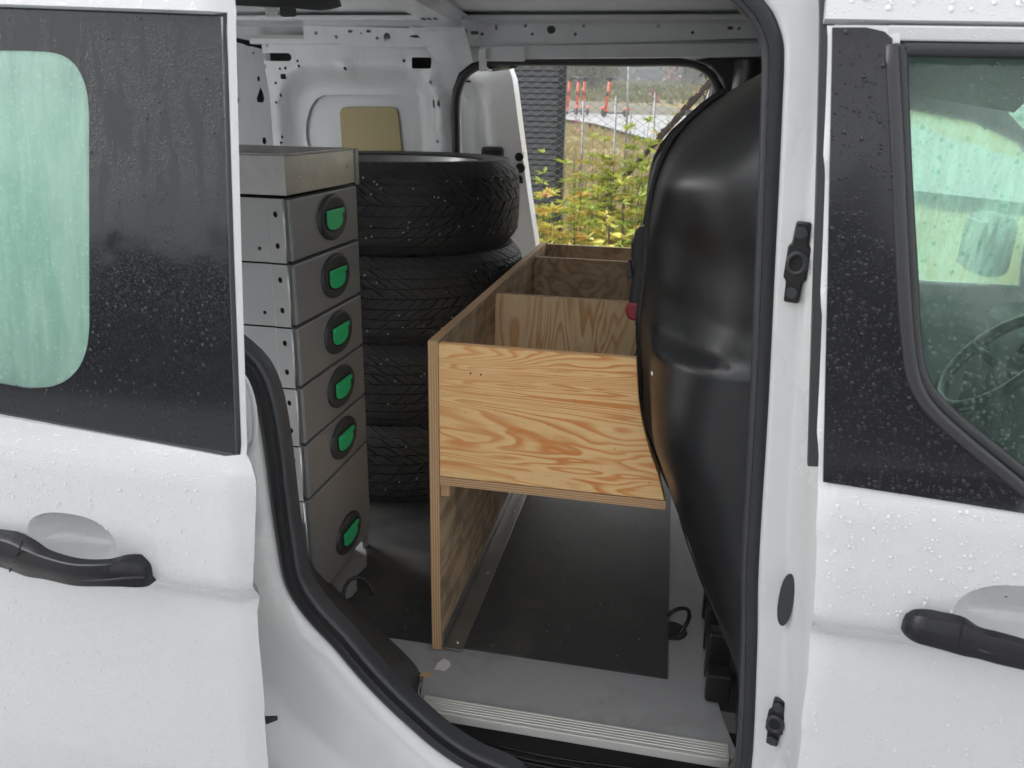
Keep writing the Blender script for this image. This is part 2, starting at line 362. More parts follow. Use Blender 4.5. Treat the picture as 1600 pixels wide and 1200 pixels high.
def thing(name, loc, label, cat, group=None):
    o = bpy.data.objects.new(name, None); C.objects.link(o); o.location = loc; o.empty_display_size = .1
    BASE[o.name] = Vector(loc); return tag(o, label, cat, group)
def tag(o, label, cat, group=None):
    o['label'] = label; o['category'] = cat
    if group: o['group'] = group
    return o
def structure(o): o['kind'] = 'structure'; return o
def stuff(o): o['kind'] = 'stuff'; return o
def lerp(a, b, t): return a + (b - a) * t
def sstep(a, b, x): t = max(0, min(1, (x - a) / (b - a))); return t * t * (3 - 2 * t)
def interp(tab, x):
    if x <= tab[0][0]: return tab[0][1]
    for (a, p), (b, q) in zip(tab, tab[1:]):
        if x <= b: return p + (q - p) * (x - a) / (b - a)
    return tab[-1][1]
def cr(pts, m=6, closed=False):
    """Catmull-Rom through the points"""
    P = [Vector(p) for p in pts]; n = len(P); out = []
    for i in range(n if closed else n - 1):
        a, b, c, d = (P[(i - 1) % n], P[i], P[(i + 1) % n], P[(i + 2) % n]) if closed else (P[max(0, i - 1)], P[i], P[i + 1], P[min(n - 1, i + 2)])
        for k in range(m):
            t = k / m; out.append(.5 * (2 * b + (c - a) * t + (2 * a - 5 * b + 4 * c - d) * t * t + (3 * b - a - 3 * c + d) * t ** 3))
    if not closed: out.append(P[-1])
    return out
def rrect(x0, y0, x1, y1, r, k=5):
    o = []
    for cx, cy, a0 in ((x1 - r, y1 - r, 0), (x0 + r, y1 - r, 90), (x0 + r, y0 + r, 180), (x1 - r, y0 + r, 270)):
        o += [(cx + r * cos(radians(a0 + 90 * t / k)), cy + r * sin(radians(a0 + 90 * t / k))) for t in range(k + 1)]
    return o
def circ(x, y, r, ry=None, k=10): return [(x + r * cos(2 * pi * a / k), y + (ry or r) * sin(2 * pi * a / k)) for a in range(k)]
def rrd(p, cx, cy, hx, hy, r):
    dx, dy = abs(p[0] - cx) - hx + r, abs(p[1] - cy) - hy + r
    return hypot(max(dx, 0), max(dy, 0)) + min(max(dx, dy), 0) - r

# ------------------------------------------------------------------ the setting
def gz(x, y):
    return interp([(-400, 0), (5.6, 0), (7, .22), (24, 1.34), (29, 1.5), (29.35, 1.5), (30, 1.95), (60, 3.4), (90, 4.95), (104, 5.45), (130, 8), (400, 40)], y)
def ygrid():
    y = [-300, -120, -50, -20, -8, 0, 4, 5.2]
    while y[-1] < 32: y.append(y[-1] + .6)
    while y[-1] < 140: y.append(y[-1] + 4)
    return y + [200, 300, 400]
ys = ygrid(); xs = [-300, -120, -60, -40, -30, -24, -18] + [i * 1.2 for i in range(-12, 9)] + [12, 16, 24, 40, 60, 120, 300]
mb = MB(); mb.grid(lambda u, v: (lambda x, y: (x, y, gz(x, y) + (.06 * sin(x * 1.7 + y) + .05 * sin(y * 2.3 - x * .8) if 6 < y < 24 else 0)))(xs[round(u * (len(xs) - 1))], ys[round(v * (len(ys) - 1))]), len(xs), len(ys))
structure(mk('ground', mb, 'soil', smooth='all'))
mb = MB(); mb.grid(lambda u, v: (lerp(-30, 30, u), lerp(-40, 5.2, v), .012), 12, 12); structure(mk('parking_pavement', mb, 'pave'))
# the path, crossing behind the fence at an angle
mb = MB()
def pathp(u, v):
    x = lerp(-14, 6, u); y0 = interp([(-14, 28), (-4.2, 25), (-2.2, 22), (-.2, 17), (1.5, 13), (6, 10)], x); y = lerp(y0, 29.0, v); return (x, y, gz(x, y) + .14)
mb.grid(pathp, 30, 14); structure(mk('path', mb, 'path', smooth='all'))
mb = MB(); mb.grid(lambda u, v: (lerp(-60, 60, u), lerp(91, 103, v), gz(0, lerp(91, 103, v)) + .03), 6, 5); structure(mk('road', mb, 'asphalt'))

# ------------------------------------------------------------------ the van
van = thing('cargo_van', (0, 1.73, 0), 'white cargo van with its near sliding door open showing the load bay', 'van')
SK = [(.25, .905), (.45, .868), (.7, .848), (.93, .844), (.980, .847), (.990, .845), (1.019, .8185), (1.028, .8165), (1.08, .815), (1.16, .818), (1.19, .828), (1.40, .862), (1.63, .902), (1.70, .925), (1.75, .955), (1.79, 1.0), (1.82, 1.06)]
def yskin(z): return interp(SK, z)
def atS(px, py, off=0.0):
    Y = .82 + off
    for _ in range(25): P = atY(px, py, Y); Y = .5 * Y + .5 * (yskin(P.z) + off)
    return P
def S2(l, off=0.0): return [(p.x, p.z) for p in (atS(x, y, off) for x, y in l)]
def beads(name, parent, m, poly, fn, count, rmin, rmax, holes=(), clear=None, power=3.0, st=1.15, flat=1.0):
    """water beads standing on a surface fn(x, z), real domes"""
    mb = MB(); x0, x1 = min(p[0] for p in poly), max(p[0] for p in poly); y0, y1 = min(p[1] for p in poly), max(p[1] for p in poly); k = 0; tries = 0
    while k < count and tries < count * 20:
        tries += 1; x, z = random.uniform(x0, x1), random.uniform(y0, y1)
        if not inpoly((x, z), poly) or any(inpoly((x, z), h) for h in holes): continue
        if clear and random.random() > clear(x, z): continue
        p = Vector(fn(x, z)); e = .004; n = (Vector(fn(x + e, z)) - p).cross(Vector(fn(x, z + e)) - p).normalized()
        if n.y > 0: n = -n
        r = rmin + (rmax - rmin) * random.random() ** power
        mb.dome(p, n, r, random.uniform(.35, .6) * flat, st=random.uniform(.8, st + .3)); k += 1
    return stuff(mk(name, mb, m, parent, smooth='all'))

# --- near sliding door, slid back along the quarter panel
OFF = -.095
edgeL = [(354, -40), (357, 22), (374, 716), (383, 733), (391, 757), (388, 830), (386, 905), (392, 960), (400, 1060), (411, 1200), (420, 1330)]
eL = S2(edgeL, OFF)
door_out = eL + [(-.42, .30), (-1.42, .30), (-1.42, 1.72), (-1.35, 1.76), (eL[0][0] - .02, 1.76)]
door_out = [p for p in door_out if True]
glassL = S2([(0, 10), (349, 22), (369, 715), (0, 648)], OFF)
x0 = -1.36
glassL = [(x0, glassL[0][1] + .005), (glassL[0][0], glassL[0][1]), glassL[1], glassL[2], glassL[3], (x0, glassL[3][1] + .045)]
hc = atS(118, 842, OFF); creaseend = atS(246, 905, OFF)
def recess0(x, z, c, a=.058, b=.036, d=.030):
    q = ((x - c.x) / a) ** 2 + ((z - c.z) / b) ** 2; return d * max(0, 1 - q ** 1.8) ** 1.1 if q < 1 else 0
def cup(c, a, b): return [(c.x + a * abs(cos(t)) ** .85 * (1 if cos(t) > 0 else -1), c.z + b * abs(sin(t)) ** .85 * (1 if sin(t) > 0 else -1)) for t in [2 * pi * k / 56 for k in range(56)]]
def handle_cup(parent, pl, c, off, d=.030):
    # a smooth pressed cup behind the strap, its rim rolled into the skin
    R_ = [(1, 0), (.985, .0008), (.96, .003), (.92, .0075), (.86, .0135), (.78, .019), (.68, .0235), (.55, .0268), (.38, .029), (.2, .0298), (.02, .03)]
    def f(u, v):
        k = round(u * len(pl)) % len(pl); r, dd = R_[round(v * (len(R_) - 1))]; x, z = c.x + (pl[k][0] - c.x) * r, c.z + (pl[k][1] - c.z) * r
        return (x, yskin(z) + off + dd * d / .03 - .006, z)
    mk('handle_recess', MB().grid(f, len(pl), len(R_), closeu=True), 'paint', parent, smooth='all')
cupL = cup(hc, .060, .037)
def doorL(x, z, t=0):
    y = yskin(z) + OFF
    # the rear hem of the door rolls inwards along its edge
    ex = interp(sorted((p[1], p[0]) for p in eL), z); d = ex - x
    if d < .018: y += .012 * (1 - d / .018) ** 2
    return (x, y + t, z)
hole = [(p[0], p[1]) for p in glassL]
sdoor = mk('sliding_door', MB().sheet(door_out, [hole, cupL], doorL, .012), 'paint', van, smooth=True, ang=50, solid=.012, offset=0)
handle_cup(sdoor, cupL, hc, OFF, .042)
sdoor['label'] = 'open sliding door with black-bordered window'
# hem and the inner shell that gives the door its depth
mb = MB(); hp = [Vector(doorL(x, z)) for x, z in [(lerp(a[0], b[0], t / 4), lerp(a[1], b[1], t / 4)) for a, b in zip(eL, eL[1:]) for t in range(4)]]
mb.grid(lambda u, v: (lambda p: (p.x + [0, -.0008, -.007, -.017, -.06][round(v * 4)], p.y + [0, .004, .010, .016, .028][round(v * 4)], p.z))(hp[round(u * (len(hp) - 1))]), len(hp), 5)
mk('door_edge_hem', mb, 'jamb', sdoor, smooth='all')
mb = MB().sheet([(-1.40, .32), (-.56, .32), (-.53, 1.12), (-1.40, 1.12)], [], lambda x, z: (x, yskin(z) + OFF + .045, z), .08); mk('inner_panel', mb, 'jamb', sdoor)
win = S2([(137, 150), (137, 540)], OFF); wr = .07
wx1 = (win[0][0] + win[1][0]) / 2
wpoly = S2([(137, 220), (136.5, 170), (132, 136), (119, 106), (99, 88), (72, 81), (40, 80), (0, 79)], OFF); wpoly2 = S2([(0, 600), (35, 606), (70, 606), (98, 597), (119, 578), (132, 550), (137, 515), (137, 470)], OFF)
wpoly = wpoly + [(-1.24, wpoly[-1][1]), (-1.29, wpoly[-1][1] - .05), (-1.29, wpoly2[0][1] + .08), (-1.24, wpoly2[0][1] + .03)] + wpoly2
wpoly = [(p.x, p.y) for p in cr([(a, b, 0) for a, b in wpoly], 4, True)]
yg = lambda z: .828 + .168 * (z - 1.19)
gfn = lambda x, z: (x, yg(z) + OFF + .0015, z)
def inset(pl, d):
    cx = sum(p[0] for p in pl) / len(pl); cz = sum(p[1] for p in pl) / len(pl)
    return [(p[0] + d * (1 if p[0] < cx else -1), p[1] + d * (1 if p[1] < cz else -1)) for p in pl]
gl_in = inset(glassL, .0025)
frit = mk('black_glass_border', MB().sheet(gl_in, [wpoly], gfn, .014), 'frit', sdoor, smooth='all')
mk('window_pane', MB().sheet(wpoly, [], lambda x, z: (x, yg(z) + OFF + .0035, z), .04), 'glass', sdoor, smooth='all')
mb = MB(); rim = [Vector(gfn(x, z)) + Vector((0, .004, 0)) for x, z in cr([(p[0], p[1], 0) for p in glassL], 1, True) for x, z in [(x, z)]] if False else [Vector((p[0], yskin(p[1]) + OFF + .004, p[1])) for p in glassL]
dense = [rim[i].lerp(rim[(i + 1) % len(rim)], t / 10) for i in range(len(rim)) for t in range(10)]
dense = [Vector((p.x, yskin(p.z) + OFF + .005, p.z)) for p in dense]
mk('glass_gasket', mb.tube(dense, .0035, 6, closed=True, up=(0, 1, 0)), 'rubber', sdoor, smooth='all')
beads('water_beads_on_border', frit, 'waterb', gl_in, gfn, 750, .0005, .0019, [wpoly], lambda x, z: .25 if z > 1.38 else 1.0, 3.2)
beads('water_beads_on_paint', sdoor, 'waterw', [(-1.1, .60), (-.49, .60), (-.49, 1.16), (-1.1, 1.18)], lambda x, z: doorL(x, z, -.007), 1500, .0005, .0019, [cupL], lambda x, z: 1 if z > 1.05 else .55 if z > .99 else .28, 3.5, 1.15, .5)
# strap handle
def handle(parent, pts, name='door_handle'):
    """pts: (px, py, stand-off from the skin, half height, half thickness)"""
    cen = []; hs_ = []
    for px, py, o, h, t in pts: p = atS(px, py, o); cen.append((p.x, p.y, p.z)); hs_.append((h, t, 0))
    c2 = cr(cen, 6); h2 = cr(hs_, 6); mb = MB(); prof = [(-1, .12), (-.93, .30), (-.55, .93), (-.40, 1), (.2, 1), (.8, 1), (1, .8), (1, .2), (1, -.5), (.9, -.9), (.6, -1), (-.1, -1), (-.6, -.95), (-.8, -.82), (-.97, -.28), (-1, -.1)]
    def sq(c): return c
    n = len(c2); i0 = len(mb.v)
    for p, h in zip(c2, h2): mb.addv([(p.x, p.y + sq(a) * h.y, p.z + sq(b) * h.x - .35 * h.x * (a if a < 0 else 0) * .0) for a, b in prof])
    for a in range(n - 1):
        for k in range(16): l = (k + 1) % 16; mb.f.append([a * 16 + k, a * 16 + l, (a + 1) * 16 + l, (a + 1) * 16 + k])
    mb.f += [list(range(15, -1, -1)), [(n - 1) * 16 + k for k in range(16)]]
    return mk(name, mb, 'satin', parent, smooth=True, ang=32)
hl = handle(sdoor, [(-50, 836, OFF - .008, .012, .016), (-20, 850, OFF - .014, .018, .018), (20, 862, OFF - .020, .020, .016), (48, 874, OFF - .026, .019, .015), (75, 884, OFF - .034, .0155, .011), (120, 895, OFF - .040, .0145, .010), (165, 896, OFF - .038, .0145, .010), (195, 893, OFF - .028, .0165, .013), (222, 894, OFF - .014, .016, .015), (235, 896, OFF - .008, .0135, .012), (240, 897, OFF - .005, .010, .009), (243, 898, OFF - .002, .004, .005)])
def ridge(parent, pts):
    mk('handle_ridge', MB().tube(cr([tuple(atS(*p)) for p in pts], 5), .0011, 5), 'lighttrim', parent, smooth='all')
def seam(parent, a, b): mk('handle_seam', MB().tube([tuple(atS(*a)), tuple(atS(*b))], .0010, 5), 'dark', parent)
seam(hl, (36, 845, OFF - .038), (15, 893, OFF - .036))
ridge(hl, [(-20, 872, OFF - .033), (20, 884, OFF - .037), (75, 897, OFF - .044), (120, 906, OFF - .049), (165, 906, OFF - .047), (200, 903, OFF - .040), (225, 902, OFF - .029)])
# pin at the door's lower edge
mb = MB(); p = atS(402, 1128, OFF + .04); mb.box((p.x - .01, p.y - .01, p.z - .045), (p.x + .004, p.y + .012, p.z + .03)); mb.tube([(p.x, p.y, p.z), (p.x + .012, p.y + .004, p.z + .002), (p.x + .026, p.y + .008, p.z + .005)], .007, 10, scale=[1.2, .8, .45]); mk('locating_pin', mb, 'satin', sdoor, smooth=True, bevel=.002)

# --- front door
edgeR = [(1297, 38), (1297, 60), (1290, 400), (1282, 748), (1279, 860), (1277, 954), (1268, 1050), (1258, 1130), (1247, 1220), (1232, 1360)]
eR = S2(edgeR)
fd_out = [(eR[0][0], 1.6385)] + eR[1:] + [(.30, .30), (1.12, .30), (1.18, .8), (1.20, 1.12), (.80, 1.58), (.70, 1.628)]
trimR = S2([(1297, 44), (1352, 45), (1380, 50), (1391, 62), (1600, 64)])
trimR = trimR[:4]
panel = S2([(1298, 45), (1350, 45), (1378, 51), (1391, 62)]) + S2([(1398, 260), (1407, 450), (1416, 555), (1427, 605), (1452, 648), (1500, 694), (1560, 744), (1600, 777), (1720, 878)]) + S2([(1720, 816), (1600, 797), (1440, 772), (1284, 748)])
panel = S2([(1298, 45), (1350, 45), (1378, 51), (1391, 62), (1398, 260), (1407, 450), (1416, 555), (1427, 605), (1452, 648), (1500, 694), (1560, 744), (1600, 776), (1622, 793), (1622, 801), (1600, 797.5), (1440, 772), (1284, 748)])
gR = S2([(1414, 88), (1600, 92)]) ; gRb = S2([(1600, 728), (1540, 681), (1490, 641), (1458, 605), (1443, 575), (1437, 540), (1430, 430), (1421, 260)])
gR = [gR[0], (gR[0][0] + .006, gR[0][1] + .001), gR[1], (.70, gR[1][1] + .004), (.80, gR[1][1] - .02), (1.10, 1.20), (1.10, 1.155), (.46, 1.155)] + gRb
hcR = atS(1592, 962)
chan = S2([(1392, 62), (1600, 64)]) ; chan = [chan[0], chan[1], (.705, 1.622), (.80, 1.575), (1.16, 1.20), (1.16, 1.125), (.44, 1.135)] + S2([(1600, 760), (1560, 729), (1500, 680), (1456, 638), (1434, 600), (1424, 555), (1415, 450), (1405, 260)])
def doorR(x, z, t=0):
    y = yskin(z); ex = interp(sorted((p[1], p[0]) for p in eR), z); d = x - ex
    if d < .008: y += .006 * (1 - d / .008) ** 2
    return (x, y + t, z)
cupR = cup(hcR, .066, .039)
chd = [(p[0], p[1] + (.05 if p[1] > 1.55 else 0)) for p in chan]
fdoor = mk('front_door', MB().sheet([p for p in fd_out], [chd, cupR], doorR, .012), 'paint', van, smooth=True, ang=50, solid=.012, offset=0)
handle_cup(fdoor, cupR, hcR, 0, .042)
fdoor['label'] = 'closed front door'
def gapf(t): return lambda x, z: (x, yskin(z) + t, z)
bp = mk('black_pillar_panel', MB().sheet(panel, [], gapf(-.0075), .014), 'gloss', fdoor, smooth=True, solid=.003, offset=0)
pane = mk('window_pane', MB().sheet(gR, [], gapf(.010), .05), 'glass2', fdoor, smooth='all')
mk('window_channel', MB().sheet(chan, [inset(gR, 0)], gapf(.003), .03), 'rubber', fdoor, smooth='all', solid=.006, offset=0)
# raised moulding and its rubber lips round the glass
mk('window_frame', MB().sweep([(x, yskin(1.632), 1.6335 - (x - .19) * .012) for x in (.186, .3, .45, .7)], [(-.005, -.008), (.006, -.008), (.006, .006), (-.005, .006)]), 'paint', fdoor, bevel=.002)
def along(l, off): return [tuple(atS(x, y, off)) for x, y in l]
bordL = [(1393, 70), (1403, 260), (1412, 450), (1421, 556), (1432, 604), (1455, 641), (1500, 683), (1560, 733), (1600, 766), (1640, 800)]
mk('window_moulding', MB().sweep(cr(along(bordL, -.008), 4), [(-.006, -.003), (.006, -.003), (.007, .001), (.004, .004), (-.004, .004), (-.007, .001)], up=(0, -1, 0)), 'lighttrim', fdoor, smooth='all')
bordG = [(1600, 80), (1500, 79), (1428, 78), (1413, 80), (1408, 90), (1414, 260), (1424, 430), (1431, 545), (1441, 590), (1456, 616), (1490, 652), (1540, 693), (1600, 741), (1640, 773)]
gp = [Vector((.70, yskin(1.617) - .004, 1.617))] + [Vector(p) for p in along(bordG, -.004)]
mk('window_seal', MB().sweep(cr(gp, 4), [(-.0055, -.004), (.0055, -.004), (.0065, .001), (.003, .004), (-.003, .004), (-.0065, .001)], up=(0, -1, 0)), 'rubber', fdoor, smooth='all')
beads('water_beads_on_panel', bp, 'waterb', panel, gapf(-.010), 240, .0005, .0024, [], None, 3.0)
beads('water_beads_on_pane', pane, 'waterg', [p for p in gR if p[0] < .5] , gapf(.008), 420, .0007, .0026, [], None, 3.0)
beads('water_beads_on_paint', fdoor, 'waterw', [(.205, .7), (.5, .7), (.5, 1.165), (.185, 1.175)], lambda x, z: doorR(x, z, -.007), 1100, .0005, .0022, [cupR], lambda x, z: 1 if z > 1.03 else .3, 3.0, 1.15, .5)
hr = handle(fdoor, [(1408, 972, -.003, .006, .006), (1414, 973, -.007, .012, .010), (1432, 978, -.014, .0165, .014), (1470, 987, -.020, .0175, .014), (1505, 996, -.026, .018, .014), (1530, 1006, -.031, .015, .011), (1560, 1014, -.036, .0150, .011), (1600, 1024, -.039, .0145, .010), (1650, 1036, -.038, .013, .009), (1700, 1040, -.028, .015, .012), (1730, 1040, -.012, .014, .012), (1745, 1040, -.003, .006, .006)])
seam(hr, (1505, 972, -.040), (1498, 1018, -.038))
ridge(hr, [(1420, 984, -.018), (1470, 1000, -.031), (1505, 1008, -.037), (1560, 1024, -.045), (1600, 1033, -.047), (1650, 1043, -.045)])

# --- cant rail above the front door and along the roof edge, white with rain
mb = MB().sheet([(.128, 1.6435), (.70, 1.634), (1.3, 1.2), (1.45, 1.25), (.85, 1.70), (.6, 1.80), (.128, 1.81)], [], gapf(-.002), .03)
cr_ = mk('roof_side_rail', mb, 'paint', van, smooth=True, solid=.012, offset=0)
beads('water_beads_on_rail', cr_, 'waterw', [(.14, 1.655), (.5, 1.65), (.5, 1.70), (.14, 1.70)], gapf(-.009), 150, .001, .0038, [], None, 2.0, 1.2, .5)

# --- seal loop of the near opening and the jamb that surrounds it
Yse = .965
sealpx = [(1177, 0), (1199, 30), (1212, 66), (1214, 97), (1212, 160), (1205, 340), (1192, 629), (1177, 880), (1175, 1013), (1166, 1200)]
R_ = [(p.x, p.z) for p in (atY(x, y, Yse) for x, y in sealpx)]
sealpxL = [(800, 1222), (735, 1192), (690, 1163), (652, 1131), (610, 1092), (568, 1048), (530, 1003), (488, 958), (458, 910), (446, 850), (437, 787), (428, 712), (418, 650), (405, 603), (382, 566)]
L_ = [(p.x, p.z) for p in (atY(x, y, Yse) for x, y in sealpxL)]
loop = R_ + [(.150, .60), (.130, .54), (.08, .515), (-.05, .51), (-.15, .515)] + L_ + [(-.632, 1.262), (-.668, 1.32), (-.685, 1.42), (-.685, 1.55), (-.665, 1.65), (-.60, 1.705), (-.4, 1.722), (-.2, 1.727), (-.05, 1.722), (.02, 1.703)]
LP = [(p.x, p.y) for p in cr([(a, b, 0) for a, b in loop], 4, True)]
nL = len(LP)
def outn(i):
    a, b = Vector(LP[i - 1]), Vector(LP[(i + 1) % nL]); t = (b - a).normalized(); return Vector((t.y, -t.x)) * -1
cxz = Vector((-.22, 1.1))
def outdir(i):
    n = outn(i)
    return n if n.dot(Vector(LP[i]) - cxz) > 0 else -n
def jamb_target(i):
    x, z = LP[i]; d = outdir(i)
    if x > .03 and z < 1.66: return (max(.19, interp(sorted((p[1], p[0]) for p in eR), z) + .03), z + d.y * .02)
    if z < .95: return (x + d.x * .30 - .03, z + d.y * .26)
    if x < -.5: return (min(-.76, x + d.x * .12), z + d.y * .10)
    return (x + d.x * .05, z + d.y * .12)
def ydep(i, t):
    x, z = LP[i]
    if x > .05: tab = [(0, .985), (.06, .952), (.45, .942), (.6, .925), (.72, .902), (1, .868)]
    elif z < .95: tab = [(0, .985), (.05, .950), (.12, .938), (.42, .925), (.52, .905), (.62, .885), (1, .875)]
    else: tab = [(0, .985), (.08, .950), (.5, .935), (.7, .90), (1, .865)]
    y = interp(tab, t); Z = lerp(z, jamb_target(i)[1], t); return max(y, yskin(Z) + .016) if Z > 1.16 or x > .03 else y
def jamb(u, v):
    i = round(u * nL) % nL; x, z = LP[i]; X, Z = jamb_target(i); t = v; p = Vector((lerp(x, X, t), ydep(i, t), lerp(z, Z, t)))
    return p
mb = MB(); mb.grid(jamb, nL, 22, closeu=True)
jo = mk('opening_jamb', mb, 'jamb', van, smooth='all')
bvj = BVHTree.FromPolygons([tuple(v) for v in mb.v], mb.f)
def hitj(px, py):
    h = bvj.ray_cast(CAM, ray(px, py).normalized()); n = h[1] if h[1] is not None else Vector((0, -1, 0))
    if n.y > 0: n = -n
    return (h[0] if h[0] is not None else atY(px, py, .93)), n
bulb = [(a * .85, b * .85) for a, b in ((-.010, -.012), (.002, -.015), (.012, -.008), (.014, .004), (.008, .013), (-.003, .014), (-.010, .006))]
P3 = [Vector((x, Yse, z)) for x, z in LP]
mb = MB().sweep(P3, bulb, up=(0, 1, 0), closed=True); mk('door_seal', mb, 'seal', van, smooth=True, ang=60)
def seal_lip(u, v):
    i = round(u * nL) % nL; d = outdir(i); x, z = LP[i]; k = round(v * 4)
    return (x - d.x * [.004, .011, .014, .014, .013][k], [Yse + .004, Yse + .002, Yse + .008, Yse + .02, Yse + .035][k], z - d.y * [.004, .011, .014, .014, .013][k])
mk('seal_lip', MB().grid(seal_lip, nL, 5, closeu=True), 'seal2', van, smooth='all')
# jamb fittings
def plate(px, py, h, w, name, mat_, mid):
    p, n = hitj(px, py); n = (n + Vector((-.2, -.6, 0))).normalized(); up = Vector((.03, 0, 1)); up = (up - n * up.dot(n)).normalized(); sd_ = up.cross(n)
    mb = MB(); pl = rrect(-w / 2, -h / 2, w / 2, h / 2, w * .35)
    pl = [(-w * .32, -h / 2), (w * .32, -h / 2), (w * .36, -h * .23), (w * .5, -h * .2), (w * .5, h * .2), (w * .36, h * .23), (w * .32, h / 2), (-w * .32, h / 2), (-w * .36, h * .23), (-w * .5, h * .2), (-w * .5, -h * .2), (-w * .36, -h * .23)]
    f3 = lambda a, b, c: p + sd_ * a + up * b + n * c
    mb.prism([f3(a, b, -.002) for a, b in pl], n * .008); o = mk(name, mb, mat_, van, bevel=.0022, smooth=True)
    for b in (-h * .37, h * .37):
        m2 = MB(); q = f3(0, b, .006); ring = [q + (sd_ * cos(a) + up * sin(a)) * .007 for a in [2 * pi * k / 12 for k in range(12)]]; m2.prism(ring, n * .004); mk('screw_head', m2, 'rubber', o, bevel=.001)
    m2 = MB(); ring = []; nn = 16
    def tor(u, v):
        a, b = 2 * pi * u, 2 * pi * v; return f3((.0095 + .003 * cos(b)) * cos(a), (.0115 + .003 * cos(b)) * sin(a), .007 + .004 * sin(b))
    m2.grid(tor, nn, 9, closeu=True); mk('socket_ring', m2, 'rubber', o, smooth='all')
    m2 = MB(); m2.prism([f3(.0095 * cos(a), .0115 * sin(a), .0062) for a in [2 * pi * k / 14 for k in range(14)]], n * .0008); mk('socket_hole', m2, 'dark', o)
plate(1247, 410, .092, .026, 'guide_socket', 'satin', 1)
plate(1213, 1126, .078, .024, 'guide_socket', 'satin', 1)
p, n = hitj(1230, 935); n = (n + Vector((-.1, -.8, 0))).normalized(); up = (Vector((.03, 0, 1)) - n * n.z).normalized(); sd_ = up.cross(n)
mb = MB(); mb.prism([p + sd_ * (.0095 * cos(a)) + up * (.040 * (abs(sin(a)) ** .8) * (1 if sin(a) > 0 else -1)) + n * .003 for a in [2 * pi * k / 20 for k in range(20)]], n * .003); mk('oval_plug', mb, 'bezel', van, bevel=.001)
# long rubber strip between jamb and front door
st = [tuple(atS(x, y, .012)) for x, y in [(1289, -20), (1290, 60), (1284, 300), (1277, 520), (1271, 727)]]
mk('door_edge_strip', MB().sweep(cr(st, 6), [(-.008, -.004), (.006, -.004), (.006, .005), (-.003, .006), (-.008, .002)], up=(0, -1, 0)), 'rubber', van, smooth=True)
# bolt, latch loop and socket on the rear jamb, behind the sliding door's edge
p, n = hitj(378, 383); mk('jamb_bolt', MB().tube([(-.60, .93, p.z), (-.575, .915, p.z), (-.560, .905, p.z)], .008, 10, scale=[1, .8, .9]), 'galv', van, smooth=True)
p, n = hitj(400, 795)
mb = MB(); mb.tube(cr([p + Vector((-.05, .0, .02)), p + Vector((-.01, -.022, .026)), p + Vector((.008, -.026, .004)), p + Vector((-.005, -.022, -.008)), p + Vector((-.05, 0, -.02))], 5), .0045, 8); mk('latch_striker', mb, 'galv', van, smooth='all')
p, n = hitj(382, 830); mk('striker_bolt', MB().lathe([(0, -.012), (.009, -.012), (.009, -.004), (.012, 0), (0, 0)], 14, p + Vector((0, -.002, 0)), 'y'), 'galv', van, smooth=True)
# recessed cup in the jamb beside the seal
mb = MB(); c = atY(382, 645, .925); mb.grid(lambda u, v: (c.x + [.022, .018, .014, .008][round(v * 3)] * cos(2 * pi * u), c.y + [-.004, -.010, -.004, .004][round(v * 3)], c.z + [.062, .058, .052, .046][round(v * 3)] * sin(2 * pi * u)), 28, 4, closeu=True); mk('jamb_cup', mb, 'jamb', van, smooth='all')
# --- rear quarter panel behind the sliding door, sill, and wheel-arch darkness
mb = MB().sheet([(-.72, .70), (-.72, 1.80), (-1.75, 1.80), (-1.8, 1.2), (-1.8, .35), (-1.55, .35), (-1.5, .5), (-1.38, .62), (-1.2, .68), (-1.02, .62), (-.9, .5), (-.86, .33), (-.6, .3), (-.52, .5)], [], lambda x, z: (x, yskin(z) + .022, z), .06)
mk('quarter_panel', mb, 'jamb', van, smooth='all', solid=.006, offset=1)
mb = MB(); mb.box((-.9, .90, .26), (1.1, 1.0, .46)); mk('sill', mb, 'jamb', van, bevel=.02, smooth=True)
mb = MB(); mb.grid(lambda u, v: (-1.2 + .36 * cos(pi * u), .86 + .25 * v, .3 + .36 * sin(pi * u)), 20, 3); mk('wheel_arch_liner', mb, 'dark', van, smooth='all')
def roadwheel(x, y):
    w = mk('wheel', MB().lathe([(.20, -.09), (.29, -.1), (.315, -.07), (.32, 0), (.315, .07), (.29, .1), (.20, .09)], 40, (x, y, .322), 'y'), 'tyre', van, smooth=True); mk('rim', MB().lathe([(0, -.07), (.06, -.075), (.19, -.06), (.205, -.085), (.205, .085), (0, .05)], 30, (x, y, .322), 'y'), 'rim', w, smooth=True)
for x in (-1.2, 1.45):
    for y in (.98, 2.48): roadwheel(x, y)

# ------------------------------------------------------------------ load bay: roof, far wall, floor
def yfar(z): return 3.46 - yskin(z)
def roof_z(x, y): return 1.85 - .09 * ((y - 1.73) / .72) ** 8 - .006 * abs(y - 1.73)
mb = MB(); mb.grid(lambda u, v: (lerp(-1.8, .75, u), lerp(1.02, 2.44, v), roof_z(0, lerp(1.02, 2.44, v))), 24, 24); mk('roof', mb, 'paint', van, smooth='all', solid=.03, offset=1)
mb = MB(); mb.grid(lambda u, v: (lerp(-1.78, .22, u), lerp(1.06, 2.36, v), 1.822 - .012 * (2 * v - 1) ** 2 + .003 * sin(v * 40)), 14, 60); mk('roof_inner_skin', mb, 'inner', van, smooth='all')
